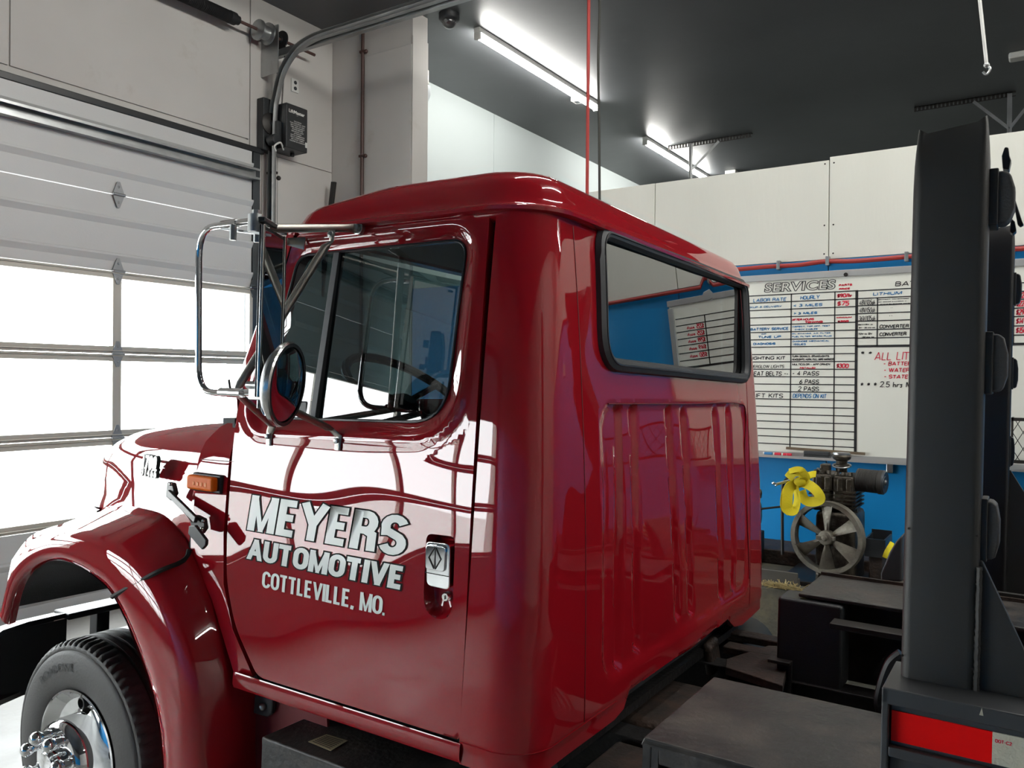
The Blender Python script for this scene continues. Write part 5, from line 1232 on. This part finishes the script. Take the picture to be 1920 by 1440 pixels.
# toolboxes on both sides
TZ = -.733
def toolbox(y0, y1, x0, near):
    tb = MB(); tb.box((x0, y0, TZ-.012), (1.6, y1, TZ)); tb.box((x0, y0, TZ-.42), (x0+.02, y1, TZ-.012)); tb.box((x0, y1-.02, TZ-.42), (1.6, y1, TZ-.012)); tb.box((x0, y0, TZ-.44), (1.6, y1, TZ-.42))
    tb.box((x0, y0, TZ-.42), (x0+.035, y0+.02, TZ-.012)); tb.box((x0+.035, y0, TZ-.05), (1.6, y0+.02, TZ-.012)); tb.box((x0+.035, y0, TZ-.42), (1.6, y0+.02, TZ-.39))
    o = TR.part('toolbox', tb, M['steelbox'], bevel=.004)
    TR.part('toolbox_door', MB().box((x0+.045, y0+.006, TZ-.38), (1.55, y0+.02, TZ-.058)), M['steeledge'], o, bevel=.006)
    return o
tb1 = toolbox(1.62, 2.075, -.68, True)
TR.part('toolbox_rear_rail', MB().box((-.45, 2.078, TZ-.05), (1.6, 2.11, TZ-.02)), M['rust'], bevel=.004)
fo = at_z((1497, 1112), TZ); fb = at_z((1542, 1078), TZ)
tb2 = TR.part('toolbox', MB().box((fo.x, fo.y, TZ-.014), (1.6, fb.y, TZ)).box((fo.x+.05, fb.y-.03, TZ-.4), (1.6, fb.y, TZ-.014)).box((fo.x, fo.y+.25, TZ-.4), (fo.x+.02, fb.y, TZ-.014)), M['steelbox'], bevel=.004)
TR.part('toolbox_lip', MB().box((fo.x, fb.y+.0, TZ), (1.6, fb.y+.012, TZ+.012)), M['rust'], tb2)
TR.part('black_canister', MB().box((fo.x-.07, fo.y-.02, TZ-.33), (fo.x+.16, fo.y+.13, TZ-.02)), M['plastic'], bevel=.012)
q = P('T', (1555, 1168), y=3.0); TR.part('shelf_rail', MB().box((q.x, 3.0, q.z-.02), (1.2, 3.08, q.z)), M['iron'], bevel=.003)
TR.part('rear_deck_plate', MB().box((.15, 2.2, -1.0), (.22, 3.1, -.6)), M['grease'])
# curved black hose by the bar
pts = [P('T', p, y=2.2) for p in ((1690, 1225), (1668, 1245), (1652, 1290), (1648, 1320), (1655, 1345))]
TR.part('air_hose_loop', MB().tube(catmull(pts, 6), .012, 8), M['rubber'])
q = [P('T', p, y=3.75) for p in ((1692, 1003), (1680, 1015), (1668, 1035), (1651, 1075), (1651, 1090), (1692, 1092))]
TR.part('fender_quarter', MB().prism(q, (0, .28, 0)), M['steeledge'], bevel=.01)

# ---- masts and bar
def mast(y, z0, z1, far):
    xa_, xb_ = -.193, -.072; d_ = .075
    n_ = 22; rows = []
    # closed rounded section, the top rolled and dished
    def sec(z, top=0):
        o = []
        w2 = (xb_-xa_)/2; xc_ = (xa_+xb_)/2; r = .016
        for (cx_, cy_, a0) in ((-w2+r, r, 180), (w2-r, r, 270), (w2-r, d_-r, 0), (-w2+r, d_-r, 90)):
            for k in range(6):
                a = math.radians(a0+90*k/5); o.append(V(xc_+cx_+r*math.cos(a), y+cy_+r*math.sin(a), z))
        return o
    zs_ = [z0, z0+.3, (z0+z1)/2, z1-.12, z1-.07, z1-.045, z1-.02, z1]
    for z in zs_: rows.append(sec(z))
    xc_ = (xa_+xb_)/2; w2 = (xb_-xa_)/2
    for k, r_ in enumerate(rows[3:], 3):
        t = (zs_[k]-(z1-.12))/.12
        for v in r_:
            s_ = (v.x-xc_)/w2
            v.z += -.020*t*(1-s_*s_*.9) + (.010*t if s_ > .6 else 0)
            v.y += (.035*t*t*(1-abs(s_)**3*.7)) if v.y < y+d_/2 else 0
            v.x += -s_*0.006*t*t
    b = MB().grid(rows, cv=True)
    inn_ = [V(v.x*.96+xc_*.04, v.y*.9+(y+d_/2)*.1, v.z-.06) for v in rows[-1]]; b.grid([rows[-1], inn_], cv=True)
    o = TR.part('rack_post', b, M['mast'] if not far else M['mastshade'], sharp=50)
    return o
m1 = mast(1.64, -.507, .497, False)
m2 = mast(3.78, -.78, .70, True)
def pad(y, x0, pxr, zt, zb_, par, depth=.05, m='pad'):
    x1 = P('T', (pxr, 500), y=y).x; h_ = zt-zb_; w_ = x1-x0
    pl = [V(x0+.006, y, zb_), V(x0+.6*w_, y, zb_), V(x0+.8*w_, y, zb_+.05*h_), V(x1, y, zb_+.28*h_), V(x1, y, zt-.34*h_), V(x0+.82*w_, y, zt-.07*h_), V(x0+.6*w_, y, zt), V(x0+.006, y, zt)]
    o = TR.part('rubber_bumper', MB().prism(pl, (0, depth, 0)), M[m], par, bevel=.005)
    TR.part('bumper_channel', MB().box((x0-.001, y-.006, zb_-.004), (x0+.35*w_, y+depth+.004, zt+.004)), M['mast'], o, bevel=.002)
for zt_, zb2, xr in ((320, 418, 1900), (626, 735, 1894), (941, 1052, 1887)):
    a = P('T', (1870, zt_), y=1.665).z; c_ = P('T', (1870, zb2), y=1.665).z
    pad(1.665, -.072, xr, a, c_, m1)
for zt_, zb2, xr in ((513, 570, 1917), (672, 728, 1914), (820, 874, 1911)):
    a = P('T', (1900, zt_), y=3.80).z; c_ = P('T', (1900, zb2), y=3.80).z
    pad(3.80, -.075, xr, a, c_, m2, m='rubber')
# clamps near the top
def clampbit(pts, y, d_, par, name='latch_clamp'): TR.part(name, MB().prism([P('T', p, y=y) for p in pts], (0, d_, 0)), M['rubber'], par, bevel=.002)
clampbit(((1878, 292), (1884, 275), (1891, 276), (1893, 292), (1896, 300), (1892, 318), (1880, 316)), 1.74, .03, m1)
clampbit(((1897, 362), (1903, 372), (1917, 415), (1920, 421), (1913, 425), (1908, 420)), 1.74, .012, m1, 'latch_lever')
clampbit(((1895, 408), (1903, 415), (1906, 432), (1899, 438), (1893, 434)), 1.75, .03, m1)
# weld, gussets
q0 = P('T', (1842, 1062), y=1.655); q1_ = P('T', (1833, 1297), y=1.655); xg = q0.x
wl_ = []
for i in range(60): t = i/59; v = q0.lerp(q1_, t); wl_.append(V(xg-.004+random.uniform(-.0006, .0006), 1.643, v.z))
TR.part('weld_bead', MB().tube(wl_, [(.0050+random.uniform(-.0004, .0005),)*2 for _ in wl_], 7), M['mast'], m1)
g1 = P('T', (1920, 1222), y=1.652); sl = (g1.z-q0.z)/(g1.x-q0.x); xe = xg + (-.507-q0.z)/sl
TR.part('gusset', MB().prism([V(xg-.02, 1.652, q0.z+.01), V(xg-.0, 1.652, q0.z+.01), V(xe, 1.652, -.507), V(xg-.02, 1.652, -.507)], (0, .014, 0)), M['mast'], m1, bevel=.002)
f0 = P('T', (1895, 882), y=3.82); f1 = P('T', (1920, 922), y=3.82); sl = (f1.z-f0.z)/(f1.x-f0.x); xe = f0.x + (-.78-f0.z)/sl
TR.part('gusset', MB().prism([V(f0.x-.04, 3.82, f0.z), V(f0.x, 3.82, f0.z), V(xe, 3.82, -.78), V(f0.x-.04, 3.82, -.78)], (0, .02, 0)), M['mast'], m2, bevel=.002)
for p in ((1692, 1229), (1823, 1254), (1704, 991), (1832, 1005)):
    q = P('T', p, y=1.6395); TR.part('screw_hole', MB().cyl(q, q+V(0, .002, 0), .0022, n=10), M['seam'], m1)
bar = MB()
bar.box((-.212, 1.562, -.535), (1.6, 1.572, -.512)); bar.box((-.212, 1.562, -.512), (1.6, 1.735, -.506))
bar.box((-.212, 1.562, -.66), (-.200, 1.66, -.507)); bar.box((-.2, 1.580, -.66), (1.6, 1.586, -.535)); bar.box((-.200, 1.562, -.625), (1.6, 1.58, -.607)); bar.box((-.212, 1.60, -.74), (1.6, 1.72, -.65))
rb = TR.part('rear_light_bar', bar, M['steeledge'], bevel=.004)
tx = [P('T', p, y=1.578).x for p in (1672, ) for p in ((1672, 1331), (1861, 1368))]
tz1, tz0 = P('T', (1672, 1331), y=1.578).z, P('T', (1672, 1388), y=1.578).z
tpw = tx[1]-tx[0]
for i in range(6):
    TR.part('reflective_tape', MB().box((tx[0]+tpw*i, 1.5775, tz0), (tx[0]+tpw*(i+1), 1.58, tz1)), M['tape_red' if i % 2 == 0 else 'tape_white'], rb, label=('red' if i % 2 == 0 else 'white') + ' reflective tape')
em_ = MB(); strokes('DOT-C2', (tx[1]+.004, tz1-.0165), (tx[1]+.028, tz1-.0105), .0007, lambda u, v: V(u, 1.5772, v), em_, gap=.2)
TR.part('tape_print', em_, M['ink_red'], rb)
q = P('T', (1840, 1336), y=1.561); TR.part('paint_chip', MB().prism([V(q.x-.003, 1.5615, q.z-.005), V(q.x+.003, 1.5615, q.z-.005), V(q.x+.0005, 1.5615, q.z+.008)], (0, .0006, 0)), M['tape_white'], rb)
TR.part('far_cross_bar', MB().box((-.4, 3.74, -.84), (1.6, 3.95, -.78)).box((-.4, 3.70, -.80), (1.6, 3.72, -.74)), M['mast'], bevel=.005)
TR.part('rear_bed_floor', MB().box((.0, 2.1, -1.04), (1.6, 3.15, -1.01)), M['grease'])

# ================================================================ BEHIND THE TRUCK
LZ = -1.235; LY = 4.95
struct('trim_1', MB().box((-4.8, LY, FZ), (3.5, BY-.01, LZ)), M['ledge'], bevel=.01, label='dusty concrete ledge along the blue wall')
cyp = 5.12
fc = P('R', (1550, 1008), y=cyp); fr_ = abs(P('R', (1550, 940), y=cyp).z - P('R', (1550, 1076), y=cyp).z)/2
t = Thing('air_compressor', 'greasy two cylinder compressor pump with a big spoked flywheel', 'compressor', base=(fc.x, cyp+.2, LZ))
axc = V(-.16, -1, .03).normalized()
t.part('flywheel_rim', MB().lathe(fc, axc, [(fr_-.030, -.035), (fr_-.004, -.04), (fr_, -.034), (fr_-.012, -.01), (fr_, .014), (fr_-.002, .020), (fr_-.028, .020), (fr_-.030, -.035)], 56, cap=False), M['flywheel'])
ua = V(1, 0, 0); ua = (ua - axc*ua.dot(axc)).normalized(); ub = axc.cross(ua)
for k in range(6):
    a = 2*PI*k/6 + PI/2 + .02
    def pt(r, da, o): return fc + (ua*math.cos(a+da)+ub*math.sin(a+da))*r + axc*o
    b = MB(); rows = []
    for r, h_, tw in ((.035, .30, .0), (fr_*.45, .24, .012), (fr_*.75, .22, .018), (fr_-.02, .22, .022)):
        rows.append([pt(r, -h_, tw), pt(r, -h_*.2, .01), pt(r, h_, -tw), pt(r, h_, -tw-.008), pt(r, -h_*.2, .0), pt(r, -h_, tw-.010)])
    b.grid(rows, cv=True); t.part('fan_spoke', b, M['flywheel'])
t.part('hub', MB().lathe(fc, axc, [(.045, -.03), (.045, .02), (.040, .032), (.016, .034), (.016, .045), (.005, .046)], 24).box((fc.x-.055, fc.y-.035, fc.z-.012), (fc.x+.055, fc.y-.01, fc.z+.012)), M['flywheel'], bevel=.004)
def CP(p, y=cyp+.12): return P('R', p, y=y)
# crankcase and cylinders
a = CP((1532, 955)); c_ = CP((1605, 1060))
t.part('crankcase', MB().box((a.x, cyp+.06, LZ), (c_.x, cyp+.42, a.z)), M['castiron'], bevel=.03)
for (l, r, tp, bt) in ((1524, 1562, 886, 958), (1563, 1603, 890, 960)):
    a = CP((l, tp)); c_ = CP((r, bt)); cy_ = t.part('cylinder', MB().box((a.x, cyp+.08, c_.z), (c_.x, cyp+.34, a.z)), M['castiron'], bevel=.018)
    f_ = MB()
    for i in range(5): z = c_.z + (a.z-c_.z)*(.1+.11*i); f_.box((a.x-.012, cyp+.068, z), (c_.x+.012, cyp+.352, z+.009))
    t.part('cooling_fins', f_, M['castiron'], cy_, stuff=True)
    for i in range(3):
        x = a.x+(c_.x-a.x)*(.18+.32*i); t.part('head_bolt', MB().cyl((x, cyp+.10, a.z), (x, cyp+.10, a.z+.022), .013, n=6), M['castiron'], cy_)
    for i in range(2):
        x = a.x+(c_.x-a.x)*(.22+.42*i); t.part('head_rib', MB().box((x, cyp+.066, a.z-.10), (x+.035, cyp+.09, a.z-.012)), M['castiron'], cy_, bevel=.010)
q = CP((1548, 873)); t.part('valve_block', MB().box((q.x-.03, cyp+.10, q.z-.05), (q.x+.025, cyp+.17, q.z+.01)), M['castiron'], bevel=.008)
q = CP((1539, 880)); t.part('valve_block', MB().cyl(q+V(0, 0, -.04), q+V(0, 0, .008), .025, n=8), M['castiron'])
q = CP((1576, 886)); q2 = CP((1576, 853))
t.part('unloader_valve', MB().lathe(q+V(0, .03, 0), (0, 0, 1), [(.032, 0), (.032, .03), (.045, .035), (.045, .045), (.030, .05), (.034, (q2.z-q.z)*.65), (.050, (q2.z-q.z)*.75), (.055, (q2.z-q.z)*.9), (.05, q2.z-q.z), (.02, q2.z-q.z+.004)], 20), M['castiron'])
t.part('valve_cap', MB().lathe(q2+V(0, .03, 0), (0, 0, 1), [(.05, 0), (.05, .012), (.03, .014)], 10), M['galv'])
t.part('copper_line', MB().tube([q+V(math.cos(a_)*.052, .03+math.sin(a_)*.052, .04+.01*math.sin(a_)) for a_ in [i*.35 for i in range(18)]], .005, 6), M['galv'])
a = CP((1606, 878)); c_ = CP((1642, 924)); rr = (a.z-c_.z)/2
fm = t.part('air_filter', MB().lathe(V(a.x, cyp+.16, (a.z+c_.z)/2-.003), (1, -.12, -.03), [(.04, -.05), (.04, 0), (rr, .002)] + [(rr-(.004 if i % 2 else 0), .01+.0045*i) for i in range(26)] + [(rr+.003, .125), (rr+.003, .15), (rr-.012, .157), (rr-.02, .152), (rr*.4, .152), (.01, .156)], 40), M['filter'])
t.part('filter_end_cap', MB().lathe(V(a.x, cyp+.16, (a.z+c_.z)/2-.003), (1, -.12, -.03), [(rr+.004, .150), (rr-.006, .160), (rr*.55, .1545), (rr*.5, .158), (.02, .158), (.012, .168)], 32), M['galvdark'], fm)
t.part('drain_hose', MB().tube(catmull([CP((1604, 925)), CP((1603, 945)), CP((1600, 955)), CP((1607, 961)), CP((1606, 950))], 5), .005, 6), M['rope'])
t.part('base_plate', MB().box((fc.x-.28, cyp-.02, LZ), (fc.x+.22, cyp+.5, LZ+.03)), M['iron'], bevel=.006)
# motor behind the cab edge, tube guard
q = P('R', (1436, 968), y=5.45)
t = Thing('electric_motor', 'round electric motor end showing past the cab edge', 'motor', base=(q.x, 5.45, LZ))
t.part('body', MB().lathe(q+V(-.12, 0, 0), (1, -.05, 0), [(.05, -.3), (.13, -.28), (.135, 0), (.11, .06), (.05, .075), (.02, .08)], 28), M['castiron'])
t.part('terminal_box', MB().box((q.x-.13, 5.40, q.z+.11), (q.x-.04, 5.5, q.z+.17)).sphere(q+V(-.06, 0, .15), .035, n=12, m=8), M['castiron'], bevel=.008)
t.part('foot', MB().box((q.x-.4, 5.35, LZ+.03), (q.x-.05, 5.6, q.z-.12)), M['iron'], bevel=.006)
g = Thing('belt_guard_frame', 'thin dark tube frame standing left of the flywheel', 'frame', base=P('R', (1467, 1020), y=5.3))
gp = [P('R', p, y=5.3) for p in ((1467, 1040), (1467, 925), (1470, 905), (1482, 893), (1500, 888))]
g.part('tube', MB().tube(catmull(gp, 5), .010, 8), M['iron']); g.part('crossbar', MB().tube([P('R', p, y=5.3) for p in ((1420, 955), (1472, 949), (1500, 946))], .007, 6), M['iron'])
g.part('clamp_bar', MB().bar(P('R', (1455, 908), y=5.0), P('R', (1495, 897), y=5.12), .02, .012), M['galv'])
g.part('tip_bolt', MB().sphere(P('R', (1450, 906), y=5.0), .010, n=8, m=6).sphere(P('R', (1455, 910), y=5.0), .007, n=8, m=6), M['chrome'])
# yellow strap: flat loops
def ribbon(px, w_=.030, y=5.02, tw=(0, 0)):
    pts = catmull([P('R', p[:2], y=y-(p[2] if len(p) > 2 else 0)) for p in px], 6); n = len(pts)
    rs = [(w_*(.9+.1*math.sin(i*.5)), .0035) for i in range(n)]
    b = MB(); m_ = n; rows = []
    T_ = [(pts[min(i+1, n-1)]-pts[max(i-1, 0)]).normalized() for i in range(n)]
    for i in range(n):
        a_ = tw[0] + (tw[1]-tw[0])*i/(n-1); s_ = T_[i].cross(V(0, -1, 0)).normalized(); s_ = (s_*math.cos(a_) + V(0, -1, 0)*math.sin(a_))
        nn = T_[i].cross(s_).normalized(); rows.append([pts[i]+s_*w_*.5+nn*.002, pts[i]-s_*w_*.5+nn*.002, pts[i]-s_*w_*.5-nn*.002, pts[i]+s_*w_*.5-nn*.002])
    b.grid(rows, cv=True); return b
t = Thing('ratchet_strap', 'bright yellow webbing strap knotted over the compressor pipe', 'strap', base=P('R', (1490, 930), y=5.02))
t.part('strap_loop', ribbon([(1498, 905), (1480, 915, .03), (1476, 940, .05), (1478, 955, .05), (1490, 957, .04), (1495, 935, .02), (1492, 912), (1498, 903)], .062, tw=(.3, .9)), M['strap'])
t.part('strap_loop', ribbon([(1499, 903), (1518, 910, .03), (1532, 922, .05), (1538, 936, .05), (1522, 941, .03), (1508, 936, .02), (1502, 920)], .058, tw=(.2, -.6)), M['strap'])
t.part('strap_tail', ribbon([(1502, 905), (1510, 895), (1522, 890), (1530, 889)], .05, 5.06, tw=(.4, .9)), M['strap'])
t.part('strap_fold', ribbon([(1478, 897, .02), (1488, 886, .04), (1502, 886, .04), (1510, 897, .03), (1500, 908, .02)], .055, tw=(.1, .6)), M['strap'])
t.part('strap_fold', ribbon([(1480, 884, .04), (1494, 880, .05), (1505, 883, .05), (1508, 895, .04)], .035, tw=(.5, .0)), M['strap'])
t.part('knot', MB().sphere(P('R', (1500, 903), y=5.0), .036, (1, .6, .8), 16, 10), M['strap'])
t.part('strap_loop', ribbon([(1484, 905), (1474, 925, -.02), (1472, 950, -.02), (1482, 960, -.02)], .055, 5.06, tw=(.6, .2)), M['strap'])
# grey junction box and yellow hook bit
a = P('R', (1621, 1006), y=5.2); c_ = P('R', (1660, 1044), y=5.2)
t = Thing('metal_box', 'open grey metal box to the right of the flywheel', 'box', base=(a.x, 5.2, c_.z))
zt2 = a.z-.01; zb3 = c_.z
b = MB().box((a.x, 5.2, zb3), (c_.x, 5.21, zt2)).box((a.x, 5.44, zb3), (c_.x, 5.45, zt2+.02)).box((a.x, 5.21, zb3), (a.x+.01, 5.44, zt2)).box((c_.x-.01, 5.21, zb3), (c_.x, 5.44, zt2)).box((a.x, 5.2, zb3-.01), (c_.x, 5.45, zb3))
t.part('case', b, M['galvdark']); t.part('terminal_strip', MB().box((a.x+.04, 5.25, zb3), (c_.x-.05, 5.4, zb3+.05)), M['rust'], bevel=.01)
t.part('stand', MB().box((a.x+.02, 5.22, LZ), (c_.x-.02, 5.43, zb3-.01)), M['rust'], bevel=.01)
t = Thing('hook_strap', 'small piece of yellow webbing beside the grey metal box', 'strap', base=P('R', (1665, 1035), y=5.1), mesh=ribbon([(1660, 1046), (1664, 1035, .02), (1670, 1024, .02), (1673, 1017)], .035, 5.1, tw=(.2, .8)), m=M['strap'])
# grey trough and dark beam left of the flywheel
a = P('R', (1438, 1045), y=5.0); c_ = P('R', (1500, 1080), y=5.0)
Thing('steel_channel', 'black steel channel lying in front of the flywheel', 'channel', base=(c_.x, 5.0, LZ), mesh=MB().box((a.x-.8, 5.03, LZ), (c_.x-.02, 5.09, LZ+.05)).box((a.x-.8, 5.03, LZ+.05), (c_.x-.02, 5.04, LZ+.09)), m=mat('dusty_dark_steel', (0.10, 0.095, 0.085), 0.6, var=.3, vscale=8), bevel=.006)
q = [P('R', p, y=4.93) for p in ((1400, 1060), (1440, 1048), (1490, 1068), (1497, 1082), (1493, 1095), (1440, 1100), (1400, 1100))]
struct('trim_2', MB().box((-4.8, 5.60, LZ), (3.5, BY-.012, -1.135)), M['rust'], bevel=.01, label='dark greasy step at the back of the concrete ledge')
# straw and shavings on the ledge
sb = MB()
for i in range(260):
    p = (random.gauss(1466, 22), random.gauss(1098, 7)); yy = random.uniform(4.952, 4.975); q = P('R', p, y=yy); 
    if q.z < LZ+.004: q.z = LZ+.004
    if q.z > LZ+.03: q.z = LZ+.006
    d_ = V(random.uniform(-1, 1), random.uniform(-.5, .5), random.uniform(0, .25)).normalized()*random.uniform(.015, .06); sb.bar(q, q+d_, .003, .002)
o = Thing('straw_litter', 'dry straw and shavings scattered on the concrete ledge', 'litter', base=(-1.6, 5, LZ), mesh=sb, m=mat('straw', (0.42, 0.34, 0.16), 0.8)); o.o['kind'] = 'stuff'
# clutter at the right behind the posts
def RP(p, y): return P('R', p, y=y)
t = Thing('scrap_beam', 'grey steel bar lying across the clutter right of the near post', 'beam', base=RP((1880, 1095), 4.6), mesh=MB().bar(RP((1850, 1090), 4.7), RP((1990, 1112), 4.6), .05, .03), m=M['steeledge'], bevel=.004)
t = Thing('scrap_beam', 'upper grey steel bar lying behind the coiled hose', 'beam', base=RP((1880, 1050), 4.9), mesh=MB().bar(RP((1850, 1050), 5.3), RP((2000, 1058), 5.25), .06, .03), m=M['steeledge'], bevel=.004)
hz = [RP(p, 4.75) for p in ((1932, 1040), (1915, 1037), (1903, 1044), (1902, 1052), (1912, 1048), (1935, 1050))]
Thing('coiled_hose', 'tan hose coiled on the clutter at the right edge', 'hose', base=hz[2], mesh=MB().tube(catmull(hz, 5), .012, 8), m=M['orangehose'])
hz = [RP(p, 4.5) for p in ((1855, 1075), (1868, 1062), (1878, 1078), (1895, 1068), (1925, 1072))]
Thing('black_hose', 'black hose curling over the scrap behind the post', 'hose', base=hz[2], mesh=MB().tube(catmull(hz, 5), .016, 8), m=M['rubber'])
hp = MB()
for i in range(60):
    p = (random.uniform(1846, 1940), random.uniform(1052, 1200)); yy = random.uniform(4.5, 5.2); q = RP(p, yy); d_ = V(random.uniform(-1, 1), random.uniform(-.4, .4), random.uniform(-.5, .5)).normalized()*random.uniform(.05, .16)
    if q.z < LZ+.02: q.z = LZ+.02+random.random()*.1
    hp.tube([q-d_, q+V(0, 0, .01), q+d_], [random.uniform(.006, .017)]*3, 6)
hpt = Thing('scrap_heap', 'heap of dry branches and thin scrap behind the near post', 'scrap', base=RP((1890, 1100), 4.9), mesh=hp, m=M['wood']); hpt.o['kind'] = 'stuff'
q = RP((1905, 1040), 4.95)
Thing('canvas_bundle', 'crumpled grey cloth bundle at the right edge behind the post', 'cloth', base=q, mesh=(lambda b: [b.sphere(RP((1882+i*9, 1048-3*(i % 2)), 5.0), .07, (1.3, 1, .6), 14, 8) for i in range(4)] and b)(MB()), m=mat('grey_canvas', (0.17, 0.16, 0.13), 0.9, var=.4, vscale=20, bump=.6))
t = Thing('scrap_bin', 'dark rusty steel bin full of scrap right of the near post', 'bin', base=(RP((1850, 1100), 4.6).x, 4.5, LZ))
xl = RP((1835, 1100), 4.6).x
t.part('walls', MB().box((xl, 4.42, -1.7), (2.4, 4.44, -1.32)).box((xl, 5.30, FZ+.0), (2.4, 5.32, -1.18) if False else (2.4, 4.46, -1.5)).box((xl, 4.42, -1.76), (2.4, 4.9, -1.70)).box((xl, 4.42, -1.7), (xl+.02, 4.9, -1.34)), M['rust'], bevel=.004)
t.part('leg', MB().box((xl, 4.42, FZ), (xl+.05, 4.47, -1.76)), M['rust']); t.part('leg', MB().box((2.35, 4.42, FZ), (2.4, 4.47, -1.76)), M['rust'])
# expanded metal basket on the wall
a = RP((1896, 783), BY-.2); c_ = RP((1930, 870), BY-.2); x0, x1 = a.x, a.x+1.1; z0, z1 = c_.z, a.z
t = Thing('wire_basket', 'rusty expanded metal basket hung on the blue wall at right', 'basket', base=(x0, BY-.2, z0))
b = MB(); b.box((x0, BY-.205, z1-.02), (x1, BY-.195, z1)); b.box((x0, BY-.205, z0), (x1, BY-.195, z0+.02)); b.box((x0, BY-.2, z0), (x0+.01, BY-.06, z0+.02)); b.box((x0, BY-.2, z1-.02), (x0+.01, BY-.06, z1)); b.box((x0, BY-.205, z0), (x0+.012, BY-.195, z1))
t.part('rim', b, M['iron'])
b = MB(); st_ = .055; hh = z1-z0
for i in range(int((x1-x0)/st_)+7):
    for s_ in (1, -1):
        xa_ = x0 + st_*i - (0 if s_ > 0 else -0) - hh*.55*(1 if s_ > 0 else 0); xb_ = xa_ + s_*hh*.55 if s_ > 0 else xa_ - hh*.55
        pa, pb = V(xa_, BY-.2, z0), V(xb_, BY-.2, z1)
        def clip(p, q_):
            if p.x < x0: p = p.lerp(q_, (x0-p.x)/(q_.x-p.x)) if q_.x != p.x else p
            if p.x > x1: p = p.lerp(q_, (x1-p.x)/(q_.x-p.x))
            return p
        if max(pa.x, pb.x) <= x0 or min(pa.x, pb.x) >= x1: continue
        pa2 = clip(pa, pb); pb2 = clip(pb, pa); b.bar(pa2, pb2, .004, .003, up=(0, 1, 0))
t.part('mesh_front', b, M['iron'], stuff=True)
